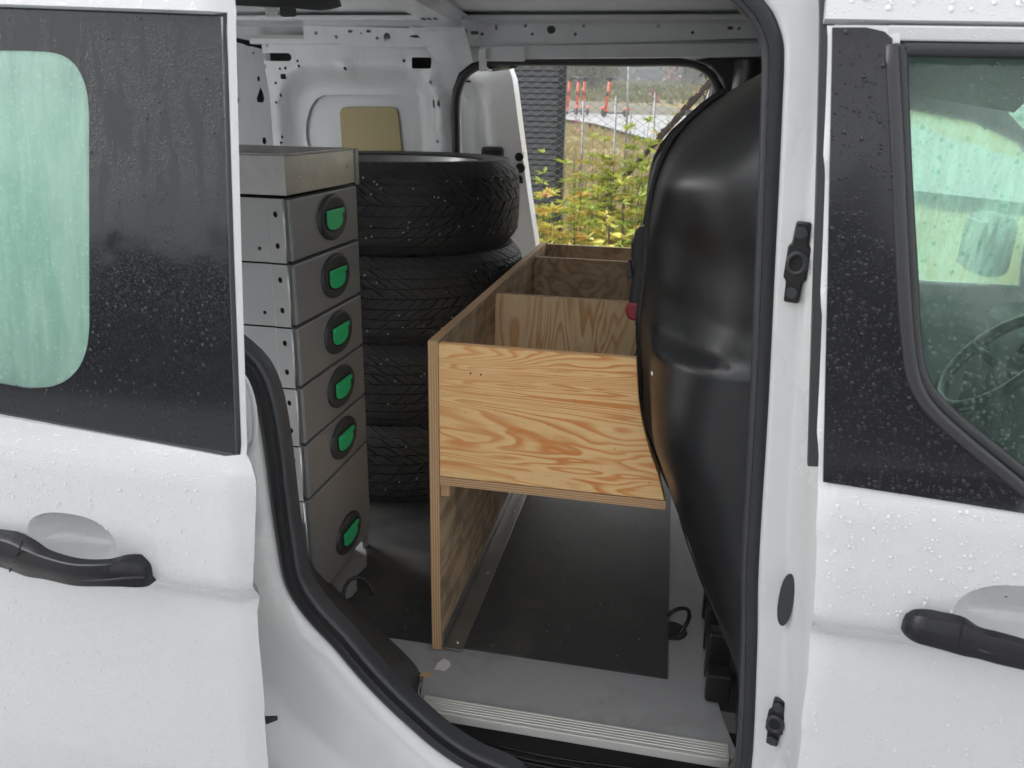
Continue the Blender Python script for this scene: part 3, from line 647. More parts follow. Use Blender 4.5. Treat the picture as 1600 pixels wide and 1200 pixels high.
# far wall: pressed sheet with cut holes; opening and window blank
YW = 2.42
opx = [(709, 330), (709, 235), (708, 170), (711, 140), (722, 115), (742, 100), (770, 92), (850, 91), (980, 92), (1060, 92), (1095, 98), (1118, 115), (1128, 140), (1130, 170), (1128, 260)]
o2 = [(p.x, p.z) for p in (atY(x, y, YW) for x, y in opx)]
opening = [(o2[0][0], .56)] + o2[1:-1] + [(.11, .56)]
wblank = [(p.x, p.z) for p in (atY(x, y, YW + .03) for x, y in [(482, 232), (481, 225), (479, 220), (478, 205), (479, 190), (484, 170), (493, 156), (505, 149), (540, 148), (600, 148), (625, 149), (641, 155), (652, 168), (656, 190), (658, 232)])]
wblank = [(wblank[0][0], 1.15)] + wblank + [(wblank[-1][0], 1.15)]
def W2(x, y, Y=YW): p = atY(x, y, Y); return p.x, p.z
def hole_c(x, y, r, ry=None): a, b = W2(x, y); return circ(a, b, r, ry)
def hole_r(x0, y0, x1, y1, r=.004): a, b = W2(x0, y1); c, d = W2(x1, y0); return rrect(a, b, c, d, min(r, (c - a) * .49, (d - b) * .49), 3)
holes = [hole_r(418, 84, 461, 96, .012), hole_r(649, 91, 679, 108), hole_r(443, 116, 451, 124, .002), hole_c(425, 73, .004), hole_c(420, 104, .003, .006), hole_c(442, 108, .004), hole_c(451, 107, .005), hole_c(471, 96, .004), hole_c(473, 104, .0045),
         hole_c(434, 130, .0045), hole_c(440, 149, .003, .006), hole_c(433, 160, .004), hole_c(441, 214, .003, .005), hole_c(440, 223, .004), hole_c(545, 108, .005), hole_c(636, 96, .0045), hole_c(678, 129, .0045), hole_r(679, 156, 682.5, 168, .001), hole_c(690, 162, .005, .009), hole_c(685.5, 221, .005)]
cxw, czw = (wblank[0][0] + wblank[-1][0]) / 2, 1.30; hxw, hzw = (wblank[-1][0] - wblank[0][0]) / 2, W2(560, 148, YW)[1] - 1.30
def wall(x, z):
    y = YW - .03 * sstep(1.55, 1.75, z)
    d = rrd((x, z), cxw, czw, hxw + .055, hzw + .055, .11); y += .030 * sstep(.03, -.035, d) - .006 * sstep(.06, .03, d) * sstep(-.0, .03, d)
    # flange pressed in round the door opening
    d2 = rrd((x, z), -.29, 1.1, .445, .60, .12); y += -.018 * sstep(.045, .02, d2)
    a, b = W2(664, 99); d3 = rrd((x, z), a, b, .034, .024, .01); y -= .006 * sstep(.008, 0, d3)
    a, b = W2(687, 175); d4 = rrd((x, z), a, b, .022, .05, .015); y -= .008 * sstep(.008, 0, d4)
    a, b = W2(545, 108); d5 = hypot(x - a, z - b); y -= .008 * sstep(.03, .012, d5)
    return (x, y, z)
wall_out = [(-1.266, .58), (-1.266, 1.745), (.30, 1.745), (.30, .58)]
fw_ = mk('far_inner_wall', MB().sheet(wall_out, [opening, wblank] + holes, wall, .016), 'inner', van, smooth=True, ang=50)
fw_['label'] = 'grey inner wall with punched holes'
mk('cavity_shade_sheet', MB().sheet([(-1.29, .6), (.29, .6), (.29, 1.74), (-1.29, 1.74)], [[(p[0] + (.01 if p[0] > -.3 else -.01), p[1] + (.01 if p[1] > 1 else 0)) for p in opening]], lambda x, z: (x, YW + .065, z), .1), 'dark', van)  # near-black sheet standing for the shade inside the wall, seen through its holes
mb = MB().sheet([(wblank[0][0] - .06, 1.0), (wblank[-1][0] + .06, 1.0), (wblank[-1][0] + .06, 1.66), (wblank[0][0] - .06, 1.66)], [], lambda x, z: (x, YW + .042, z), .1); wb = mk('window_blank', mb, 'inner', van)
hb = [(p.x, p.z) for p in (atY(x, y, YW + .035) for x, y in [(531, 250), (531, 176), (534, 169), (540, 167), (612, 167), (619, 170), (622, 177), (629, 250)])]
hb[0] = (hb[0][0] + .01, 1.30); hb[-1] = (hb[-1][0] + .01, 1.30)
mk('hardboard_patch', MB().prism([(x, YW + .034, z) for x, z in hb], (0, .005, 0)), 'hard', wb, bevel=.001)
# raised pressings: rail above the wall, with its own holes
RY = 2.375
def railf(tab): return lambda x, z: (x, interp(tab, z), z)
r1 = [(x, z) for x, z in [W2(476, 67, RY), W2(474, 40, RY), W2(640, 44, RY), W2(704, 40, RY), W2(701, 72, RY), W2(640, 74, RY), W2(545, 73, RY), W2(530, 68, RY)]]
def rh_c(x, y, r, ry=None): a, b = W2(x, y, RY); return circ(a, b, r, ry)
def rh_r(x0, y0, x1, y1): a, b = W2(x0, y1, RY); c, d = W2(x1, y0, RY); return rrect(a, b, c, d, .002, 2)
mk('upper_rail', MB().sheet(r1, [rh_c(494, 52, .005), rh_c(526, 58, .005), rh_r(544, 47, 551, 51), rh_r(572.5, 47, 579.5, 51), rh_c(564.5, 52, .003), rh_c(590, 60, .005), rh_c(605, 58.5, .011, .013), rh_c(654, 57, .028, .004)], lambda x, z: (x, RY, z), .03), 'inner', van, solid=.004, offset=0)
r2 = [W2(705, 72, RY), W2(705, 27, RY), W2(774, 28, RY), W2(775, 20, RY), W2(1018, 20, RY), W2(1019, 27, RY), W2(1055, 27, RY), W2(1056, 21, RY), W2(1090, 21, RY), W2(1091, 26, RY), W2(1150, 10, RY), W2(1160, 8, RY), W2(1185, 45, RY), W2(1190, 60, RY), W2(830, 71, RY), W2(770, 73, RY)]
mk('upper_rail', MB().sheet(r2, [rh_c(730, 49.5, .005), rh_r(737.5, 49, 749.5, 54.5), rh_c(755, 54, .005), rh_c(777, 43.5, .004, .008), rh_c(822.5, 41, .0045), rh_c(833, 54, .0045), rh_c(862.5, 47, .0125, .011), rh_c(900, 54, .0045), rh_c(913, 41, .0045), rh_c(1029, 41.5, .0045), rh_c(1082, 52, .0045), rh_c(1133, 38, .004), rh_r(1136, 42, 1145, 47), rh_c(1154, 45, .004)], lambda x, z: (x, RY - .012, z), .03), 'inner', van, solid=.004, offset=0)
mb = MB(); mb.box((-1.30, RY + .004, 1.735), (.30, YW - .002, 1.752)); mk('upper_rail_shelf', mb, 'inner', van, bevel=.004)
mb = MB(); mb.box((-1.50, 2.30, 1.792), (.30, 2.37, 1.806)); mk('roof_edge_rail', mb, 'inner', van, bevel=.008)
mb = MB(); mb.grid(lambda u, v: (lerp(-1.5, .3, u), lerp(2.378, 2.30, v), lerp(1.782, 1.795, v ** .5)), 3, 8); mk('roof_edge_cove', mb, 'inner', van, smooth='all')
# black strip standing for the shade in the gap along the roof edge
a = atY(705, 22, 2.34); b = atY(1160, 5, 2.34)
mk('roof_edge_gap_strip', MB().sweep([(a.x - .02, 2.335, a.z + .004), (0, 2.335, b.z + .004), (.16, 2.335, b.z + .004)], [(-.006, -.006), (.006, -.006), (.006, .006), (-.006, .006)]), 'rubber', van)
# cross bow with gusset
a, b = atZ(575, 0, 1.775), atZ(650, 0, 1.775)
mb = MB(); prof = [(-.045, .04), (-.032, 0), (.032, 0), (.045, .04)]
xb = -.66
mb.grid(lambda u, v: (xb + [-.062, -.045, -.04, .04, .045, .062][round(u * 5)], lerp(1.05, 2.30, v), [1.80, 1.798, 1.772, 1.772, 1.798, 1.80][round(u * 5)] + .02 * (1 - ((lerp(1.05, 2.3, v) - 1.73) / .6) ** 2)), 6, 14); mk('roof_bow', mb, 'inner', van, smooth=True, ang=30)
mb = MB(); mb.grid(lambda u, v: (xb + lerp(-.075, .075, u) * (1 - .25 * v), lerp(2.20, 2.372, v ** 1.3), lerp(1.765, 1.69, v ** 1.8) - .012 * sin(pi * u)), 8, 8); gs = mk('bow_gusset', mb, 'inner', van, smooth='all', solid=.003, offset=0)
for dx in (-.02, -.005, .012):
    mk('slot', MB().box((xb + dx - .003, 2.14, 1.7715 + .006), (xb + dx + .003, 2.165, 1.7735 + .006)), 'dark', gs)
# rear corner pillar
A, B = Vector((-1.267, YW + .001)), Vector((-1.62, 2.20))
def W3(x, y):
    r = ray(x, y); d = B - A; den = r.x * d.y - r.y * d.x; t = (A.x * d.y - A.y * d.x) / den; p = CAM + r * t; return ((Vector((p.x, p.y)) - A).length, p.z)
ph = [[(a + .0, b) for a, b in [W3(x, y) for x, y in [(371, 43), (376, 41), (393, 50), (396, 55), (396, 70), (392, 73), (384, 71), (371, 62), (369, 55)]]], [W3(x, y) for x, y in [(407, 136), (411, 145), (413, 155), (411, 160), (403, 160), (401, 155), (404, 145)]], circ(*W3(413, 220), .006, .011), circ(*W3(404, 123), .004, .008), circ(*W3(367.5, 142), .007), circ(*W3(370, 156), .006, .012), circ(*W3(396, 83), .003)]
def pil(u, v):
    q = A + (B - A).normalized() * u; y = q.y + .03 * sstep(.12, .2, u); return (q.x, y, v)
mk('pillar_cavity_shade', MB().sheet([(0.005, .58), (.36, .58), (.36, 1.80), (0.005, 1.74)], [], lambda u, v: (pil(u, v)[0] - .012, pil(u, v)[1] + .03, v), .1), 'dark', van)  # black sheet added behind the pillar so its holes look shaded
mk('rear_pillar', MB().sheet([(0, .58), (.36, .58), (.36, 1.80), (0, 1.72)], ph, pil, .02), 'inner', van, smooth=True)
# rear doors with windows
def rear(y0, s_):
    f3 = lambda a, b: (-1.80 - a, y0 + s_ * .12 * a, b)
    o = mk('rear_door', MB().sheet([(0, .55), (.80, .55), (.80, 1.80), (0, 1.80)], [rrect(.12, 1.15, .68, 1.66, .06)], f3, .1), 'farpaint', van, solid=.03, offset=0)
    mk('window_pane', MB().sheet(rrect(.11, 1.14, .69, 1.67, .06), [], f3, .1), 'clear', o)
rear(.90, -1); rear(2.56, 1)
# outer far skin, with the opening and the cab window
fx = [(.62, 1.09), (1.04, 1.09), (.985, 1.42), (.93, 1.50), (.80, 1.555), (.62, 1.585), (.50, 1.59), (.48, 1.57), (.47, 1.3), (.49, 1.12), (.52, 1.09)]
mk('far_body_side', MB().sheet([(-1.8, .3), (1.9, .3), (1.9, 1.0), (1.62, 1.10), (.95, 1.68), (.7, 1.80), (-1.8, 1.80)], [[(p[0] + (.02 if p[0] > -.3 else -.02), p[1]) for p in opening], fx], lambda x, z: (x, yfar(z), z), .06), 'farpaint', van, smooth='all', solid=.006, offset=0)
mk('cab_window_pane', MB().sheet(fx, [], lambda x, z: (x, yfar(z) - .01, z), .08), 'clear', van, smooth='all')
# jamb of the far opening and its seal
oc = [Vector((x, 0, z)) for x, z in opening]
od = [oc[i].lerp(oc[(i + 1) % len(oc)], t / 3) for i in range(len(oc)) for t in range(3)]
cc = Vector((-.29, 0, 1.15))
mk('far_opening_jamb', MB().grid(lambda u, v: (lambda p: (p.x + (.02 if p.x > -.29 else -.02) * v, lerp(YW - .016, yfar(p.z), v), p.z + .004 * v))(od[round(u * len(od)) % len(od)]), len(od), 4, closeu=True), 'farpaint', van, smooth='all')
sp_ = cr([(x, YW - .022, z) for x, z in [W2(x, y, YW - .02) for x, y in [(713, 420), (713, 330), (713, 235), (712, 170), (715, 143), (725, 119), (744, 104), (772, 96), (850, 95), (980, 96), (1060, 96), (1092, 102), (1114, 118), (1124, 142), (1127, 170), (1125, 260), (1124, 330)]]], 5)
mk('far_door_seal', MB().tube(sp_, .0135, 10, up=(0, 1, 0)), 'seal', van, smooth='all')
# grey sliding track with its bracket above the far opening
a, b = atY(768, 82, 2.345), atY(1200, 75, 2.345)
mb = MB(); mb.sweep([(a.x, 2.345, a.z), (b.x, 2.345, b.z - .004)], [(-.014, -.018), (.014, -.018), (.014, .016), (-.014, .018)]); tr = mk('door_track', mb, 'inner', van, bevel=.003)
a, b = atY(750, 73, 2.325), atY(820, 96, 2.325); mk('track_cover', MB().box((a.x, 2.318, b.z), (b.x, 2.33, a.z)), 'inner', tr, bevel=.003)
a, b = atY(749, 76, 2.31), atY(763, 112, 2.31); mk('track_hook', MB().box((a.x, 2.305, b.z), (b.x - .006, 2.316, a.z)).box((b.x - .0055, 2.305, b.z), (b.x, 2.36, a.z - .05)), 'inner', tr, bevel=.003)
mk('roller_arm', MB().tube(cr([atY(765, 108, 2.40), atY(780, 106, 2.44), atY(795, 104, 2.5), atY(808, 101, 2.5)], 4), .008, 8), 'satin', tr, smooth='all')
# black trim on the far B-pillar
pt = [W2(x, y, 2.36) for x, y in [(1160, 80), (1215, 78), (1230, 300), (1135, 300), (1134, 150), (1128, 125), (1110, 104), (1085, 94)]]
mk('pillar_trim', MB().prism([(x, 2.36, z) for x, z in pt], (0, .03, 0)), 'blackp', van, bevel=.006)
mk('pillar_trim', MB().grid(lambda u, v: (lerp(*[atY(q, 110, 2.28).x for q in (1148, 1200)], u), 2.30 + .05 * (2 * u - 1) ** 2, lerp(atY(1150, 92, 2.28).z, atY(1150, 230, 2.28).z, v)), 10, 6), 'satin', van, smooth='all')
# far sliding door, slid back outside
fe = [(p.x, p.z) for p in (atY(x, y, 2.70) for x, y in [(778, 97), (796, 100), (806, 108), (811, 125), (818, 200), (828, 300), (838, 385), (842, 420)])]
fdo = fe + [(fe[-1][0] + .02, .40), (-1.35, .40), (-1.35, 1.715), (-.62, 1.715)]
ein = [(p[0] - .085, p[1] - .02) for p in fe]
def fdoor_in(x, z):
    ex = interp(sorted((p[1], p[0]) for p in fe), z); d = ex - x
    y = yfar(z) + .045 + .035 * sstep(.095, .12, d) * sstep(1.66, 1.60, z)
    d2 = rrd((x, z), -.95, 1.42, .27, .2, .07); y += .02 * sstep(.01, -.02, d2)
    return (x, y, z)
fd2 = mk('far_sliding_door', MB().sheet(fdo, [], fdoor_in, .02), 'farpaint', van, smooth='all')
fd2['label'] = 'inner face of the far sliding door'
mk('outer_skin', MB().sheet(fdo, [], lambda x, z: (x + .004, yfar(z) + .105, z), .06), 'paint', fd2, smooth='all')
dd = [Vector((x, 0, z)) for x, z in [(-1.2, 1.715)] + [(-.62, 1.715)] + fe + [(fe[-1][0] + .02, .40)]]
dd = [dd[i].lerp(dd[i + 1], t / 4) for i in range(len(dd) - 1) for t in range(4)] + [dd[-1]]
mk('door_edge', MB().grid(lambda u, v: (lambda p: (p.x + .004 * v, yfar(p.z) + lerp(.045, .105, v), p.z))(dd[round(u * (len(dd) - 1))]), len(dd), 3), 'farpaint', fd2, smooth='all')
p = atY(770, 240, 2.63); mk('inner_handle', MB().box((p.x - .04, 2.62, p.z - .02), (p.x + .035, 2.66, p.z + .022)), 'satin', fd2, bevel=.012, seg=3, smooth=True)
p = atY(813, 262, 2.66)
lt = mk('latch', MB().box((p.x - .012, 2.65, p.z - .05), (p.x + .012, 2.69, p.z + .05)), 'satin', fd2, bevel=.002)
for dx, dz, r in ((0, .035, .014), (.004, 0, .016), (0, -.035, .012)): mk('latch_bolt', MB().lathe([(0, -.012), (r, -.012), (r, .004), (0, .004)], 12, (p.x + dx, 2.645, p.z + dz), 'y'), 'satin', lt, smooth=True)
p = atY(726, 121, 2.60); sb = mk('stop_buffer', MB().box((p.x - .02, 2.60, p.z - .015), (p.x + .02, 2.64, p.z + .016)), 'satin', fd2, bevel=.003)
mk('buffer_cap', MB().lathe([(0, -.014), (.011, -.014), (.013, .0), (0, .0)], 14, (p.x, 2.60, p.z + .001), 'y'), 'bezel', sb, smooth=True)

# near cant rail with the loose rubber strip and tag hanging under it
mk('near_cant_rail', MB().box((-.75, 1.01, 1.76), (.2, 1.09, 1.80)), 'inner', van, bevel=.01)
lo = cr([atY(345, 2, 1.10), atY(400, 5, 1.10), atY(450, 7, 1.10), atY(500, 11, 1.10), atY(530, 4, 1.10)], 6)
mk('loose_rubber_strip', MB().sweep(lo, [(-.006, -.004), (.006, -.004), (.005, .012), (-.005, .012)]), 'rubber', van, smooth=True)
a = atY(424, 13, 1.11); mk('hanging_tag', MB().box((a.x - .010, 1.11, a.z - .010), (a.x + .009, 1.112, a.z + .012)), 'white', van, bevel=.004)
a = atY(448, 16, 1.105); mk('rubber_flap', MB().box((a.x - .012, 1.105, a.z - .008), (a.x + .012, 1.112, a.z + .014)), 'rubber', van, bevel=.004)

# floor: base, board with nosing, step well
mk('load_floor', MB().box((-1.75, 1.22, .54), (.25, 2.45, .592)), 'trim', van)
bl = [atZ(x, y, .60) for x, y in [(1146, 1196), (1140, 1160), (1127, 1093), (1125, 1060)]]
board = [(-.357, 1.043), (-.362, 1.075), (-.372, 1.125), (-.60, 1.20), (-.74, 1.26), (-.74, 2.40), (.20, 2.40), (.20, 1.30), (.135, 1.20), (.150, 1.12), (.170, 1.043)]
fb = mk('floor_board', MB().prism([(x, y, .588) for x, y in board], (0, 0, .012)), 'floor', van)
for a, b in (((-.3575, 1.0425, .584), (-.345, 1.06, .5995)), ((.152, 1.0425, .584), (.171, 1.058, .5995)), ((-.378, 1.118, .5855), (-.358, 1.13, .6003))): mk('board_edge', MB().box(a, b), 'plyB', fb)
nz = MB(); nz.box((-.352, 1.034, .586), (.153, 1.040, .603)); nose = mk('edge_nosing', nz, 'alu', fb, bevel=.0012)
for k in range(5): mk('nosing_ridge', MB().box((-.352, 1.0412 + k * .0058, .600), (.153, 1.0453 + k * .0058, .6045)), 'alu', nose, bevel=.0006, seg=1)
# dark trim from seal to floor on the left
As = [atY(x, y, .985) for x, y in [(450, 800), (460, 868), (474, 915), (508, 962), (550, 1010), (595, 1058), (636, 1100), (668, 1127)]]
Bs = [atZ(x, y, z) for x, y, z in [(474, 830, .72), (490, 880, .66), (520, 916, .60), (560, 954, .60), (602, 994, .60), (652, 1046, .60), (651, 1080, .56), (655, 1112, .53)]]
As = cr(As, 4); Bs = cr(Bs, 4)
mk('sill_trim', MB().grid(lambda u, v: As[round(u * (len(As) - 1))].lerp(Bs[round(u * (len(Bs) - 1))], v) + Vector((0, 0, .006 * sin(pi * v))), len(As), 6), 'trim', van, smooth='all', solid=.004, offset=0)
mb = MB(); mb.grid(lambda u, v: (lerp(-.47, .24, u), lerp(.95, 1.14, v), .535 + .02 * (1 - v) - .014 * sstep(.25, .5, v)), 20, 10); stp = mk('step_well', mb, 'trim', van, smooth='all')
mk('step_riser', MB().box((-.372, 1.10, .49), (.2, 1.115, .5865)), 'dark', van)
for k in range(5):
    yy = .985 + k * .016
    mk('step_rib', MB().tube([(lerp(-.30, .06, t / 8), yy + .014 * (1 - (t / 4 - 1) ** 2) * -1 + .012, .552 - .014 * sstep(.25, .5, (yy - .95) / .19)) for t in range(9)], .0028, 6), 'satin', stp, smooth='all')

# lashing rings
def lash(px, py, a0, a1, rot, w=.026, h=.05):
    c = atZ(px, py, .606); mb = MB(); pts = [c + Vector((cos(rot) * w * cos(a) - sin(rot) * h * sin(a) * .6, sin(rot) * w * cos(a) + cos(rot) * h * sin(a) * .6, .008 + .03 * abs(sin(a)))) for a in [lerp(a0, a1, k / 14) for k in range(15)]]
    o = mk('lashing_ring', mb.tube(pts, .0042, 8), 'satin', van, smooth='all'); mk('ring_cup', MB().lathe([(0, .6006), (.022, .6006), (.027, .6035), (.030, .6006)], 20, (c.x, c.y, 0), 'z', closed=False), 'dark', o, smooth=True)
lash(560, 940, 0, pi, .5, .03, .05); lash(1050, 982, 0, pi, -1.2, .03, .05)

# ------------------------------------------------------------------ moulded bulkhead behind the seats
XF = [(.56, .165), (.65, .16), (.70, .152), (.743, .141), (.813, .096), (.889, .051), (.957, .011), (1.073, -.036), (1.2, -.048), (1.29, -.050), (1.38, -.050), (1.447, -.047), (1.48, -.040), (1.518, -.018), (1.552, .016), (1.576, .050), (1.60, .09), (1.63, .145), (1.70, .20)]
def bulk(Y, z):
    s = max(0, min(1, (Y - .99) / .42)); ze = z - .025 * (1 - s) * sstep(1.2, 1.5, z); wd = .012 + .05 * (1 - s) * sstep(1.0, 1.3, z); xf = sum(interp(XF, ze + wd * q) * w_ for q, w_ in ((-1, .12), (-.5, .23), (0, .3), (.5, .23), (1, .12))); xn = .168
    b = sqrt(max(0, 1 - (1 - s) ** 2)); x = xn + (xf - xn) * b
    nw = sstep(1.24, 1.06, Y); x += nw * (-.036 * sstep(1.254, 1.234, z) * sstep(.98, 1.12, z) + .018 * sstep(1.25, 1.30, z) * sstep(1.42, 1.34, z))
    x += -.014 * math.exp(-((z - 1.46) / .05) ** 2) * sstep(1.3, 1.1, Y) + .005 * sin(z * 31 + Y * 9) * sstep(1.35, 1.05, Y) * sstep(1.3, 1.45, z)
    x += .0022 * sin(Y * 23 + z * 11) + .0018 * sin(z * 37 - Y * 13 + 1)
    x += .035 * sstep(1.9, 2.35, Y) * sstep(.9, 1.2, z)
    return x
def lipz(Y): return interp([(.99, .66), (1.03, .71), (1.06, .743), (1.12, .813), (1.17, .889), (1.22, .905), (2.4, .905)], Y)
mb = MB(); mb.grid(lambda u, v: (lambda Y: (lambda z: (bulk(Y, z), Y, z))(lerp(lipz(Y), 1.70, v)))(.99 + 1.41 * u ** 1.7), 80, 130)
bk = mk('bulkhead', mb, 'blackp', van, smooth='all'); bk['label'] = 'bulging black moulded bulkhead'
lp = [(bulk(Y, lipz(Y)) + .004, Y, lipz(Y)) for Y in [.99 + 1.4 * (k / 30) ** 1.5 for k in range(31)]]
mk('bulkhead_lip', MB().tube(lp, .008, 8), 'blackp', bk, smooth='all')
mk('bulkhead_back', MB().sheet([(.99, .56), (2.42, .56), (2.42, 1.80), (.99, 1.80)], [], lambda y, z: (.215, y, z), .3), 'dark', bk)
mk('kick_panel', MB().grid(lambda u, v: (.165 - .02 * v + .012 * sin(u * 9), lerp(1.02, 2.35, u), lerp(.56, .86, v)), 20, 4), 'satin', van, smooth='all')
for y, z in ((1.16, .66), (1.22, .70), (1.30, .70), (1.40, .72)): mk('vent_rib', MB().box((.118, y, .6035), (.160, y + .03, z)), 'satin', van, bevel=.005)
# raised flange along the far part of the bulkhead
for YY, dx, r in ((1.30, -.001, .005), (1.52, -.001, .007)):
    fl = [(bulk(YY, z) + dx * sstep(1.60, 1.5, z), YY, z + .006) for z in [lerp(.93, 1.585, k / 30) for k in range(31)]]
    mk('bulkhead_flange', MB().sweep(fl, [(-r, -.012), (r, -.012), (r * .8, .010), (-r * .8, .010)], up=(0, 1, 0)), 'satin', bk, smooth=True, bevel=.003)
p = atX(1034, 550, bulk(1.17, 1.2) - .002); mk('paint_speck', MB().dome((bulk(1.12, 1.197) - .001, 1.12, 1.197), (-1, -.4, 0), .0035, .3), 'white', bk)
p = atY(1090, 176, 1.45); mk('flange_clip', MB().box((p.x - .02, 1.44, p.z - .006), (p.x + .02, 1.46, p.z + .004)), 'white', bk, bevel=.002)

# ------------------------------------------------------------------ cab seen through the front window
mk('dashboard', MB().sweep([(.98, .98, 1.03), (.98, 2.5, 1.03)], [(-.10, -.35), (.30, -.35), (.42, .02), (.10, .06), (-.06, .03), (-.10, -.06)], up=(0, 0, 1)), 'dash', van, bevel=.03, seg=3, smooth=True)
c = Vector((.80, 2.06, 1.0)); ax = Vector((-.75, 0, .66)).normalized(); e1 = Vector((0, 1, 0)); e2 = ax.cross(e1)
sw = mk('steering_wheel', MB().tube([c + (e1 * cos(a) + e2 * sin(a)) * .150 for a in [2 * pi * k / 36 for k in range(36)]], .016, 10, closed=True, up=tuple(ax)), 'satin', van, smooth='all')
mk('wheel_hub', MB().lathe([(0, -.05), (.06, -.04), (.075, 0), (.05, .02), (0, .02)], 20, (0, 0, 0)), 'dash', sw, smooth=True)
h = sw.children[0]; h.data.transform(Matrix.Translation(c - BASE['cargo_van']) @ Vector((0, 0, 1)).rotation_difference(-ax).to_matrix().to_4x4()); [setattr(v, 'co', v.co + BASE['cargo_van'] * 0) for v in h.data.vertices]
for a in (0, pi, -pi / 2): mk('spoke', MB().tube([c + (e1 * cos(a) + e2 * sin(a)) * .05 - ax * .02, c + (e1 * cos(a) + e2 * sin(a)) * .148], .014, 8), 'satin', sw, smooth='all')
def seat(y):
    mb = MB(); mb.grid(lambda u, v: (.42 - .14 * v - .06 * cos(2 * pi * u) * (1 - .3 * v), y + (.23 - .04 * v) * sin(2 * pi * u), .75 + .52 * v), 20, 8, closeu=True)
    o = mk('seat', mb, 'seat', van, smooth='all'); mk('seat_cushion', MB().box((.36, y - .24, .62), (.84, y + .24, .78)), 'seat', o, bevel=.06, seg=3, smooth=True)
    mk('headrest', MB().box((.225, y - .12, 1.30), (.285, y + .12, 1.48)), 'seat', o, bevel=.04, seg=3, smooth=True)
seat(2.06); seat(1.35)
mk('cab_floor', MB().box((.22, .98, .42), (1.5, 2.48, .45)), 'dark', van)
mk('cab_headliner', MB().grid(lambda u, v: (lerp(.22, .86, u), lerp(1.0, 2.44, v), lerp(1.76, 1.66, u) - .08 * (2 * v - 1) ** 4), 6, 14), 'liner', van, smooth='all')
mk('windscreen', MB().grid(lambda u, v: (lerp(.86, 1.50, u) - .1 * (2 * v - 1) ** 2, lerp(1.0, 2.46, v), lerp(1.68, 1.10, u) - .02 * (2 * v - 1) ** 4), 8, 12), 'clear', van, smooth='all')
mk('bonnet', MB().grid(lambda u, v: (lerp(1.45, 2.25, u), lerp(.95, 2.5, v), lerp(1.10, .84, u ** 1.6) - .10 * (2 * v - 1) ** 4), 10, 12), 'paint', van, smooth='all', solid=.02)
mk('front_wing', MB().sheet([(1.12, .3), (1.12, .35), (1.14, .5), (1.25, .62), (1.45, .69), (1.65, .62), (1.78, .45), (1.8, .35), (2.2, .4), (2.25, .84), (1.5, 1.05), (1.21, 1.10), (1.19, .8)], [], lambda x, z: (x, yskin(z) + max(0, x - 1.9) ** 2 * .5, z), .08), 'paint', van, smooth='all', solid=.01)
mk('nose', MB().grid(lambda u, v: (2.22 + .06 * sin(pi * v), lerp(.95, 2.5, v), lerp(.84, .3, u)), 5, 10), 'paint', van, smooth='all', solid=.02)
for yy in (.99, 2.47): mk('windscreen_pillar', MB().sweep(cr([(.84, yy, 1.66), (1.1, yy - .03 * (yy - 1.73), 1.47), (1.5, yy, 1.10)], 5), [(-.03, -.03), (.03, -.03), (.03, .03), (-.03, .03)]), 'dash', van, bevel=.01)
mr = mk('door_mirror', MB().box((.92, 2.66, 1.10), (1.02, 2.86, 1.29)), 'satin', van, bevel=.035, seg=3, smooth=True); mk('mirror_glass', MB().box((.915, 2.685, 1.12), (.9195, 2.835, 1.27)), 'rim', mr, bevel=.002)
mk('roof_front', MB().grid(lambda u, v: (lerp(.70, .90, u), lerp(1.0, 2.44, v), lerp(1.84, 1.70, u ** .8) - .08 * (2 * v - 1) ** 4), 6, 12), 'paint', van, smooth='all', solid=.012)

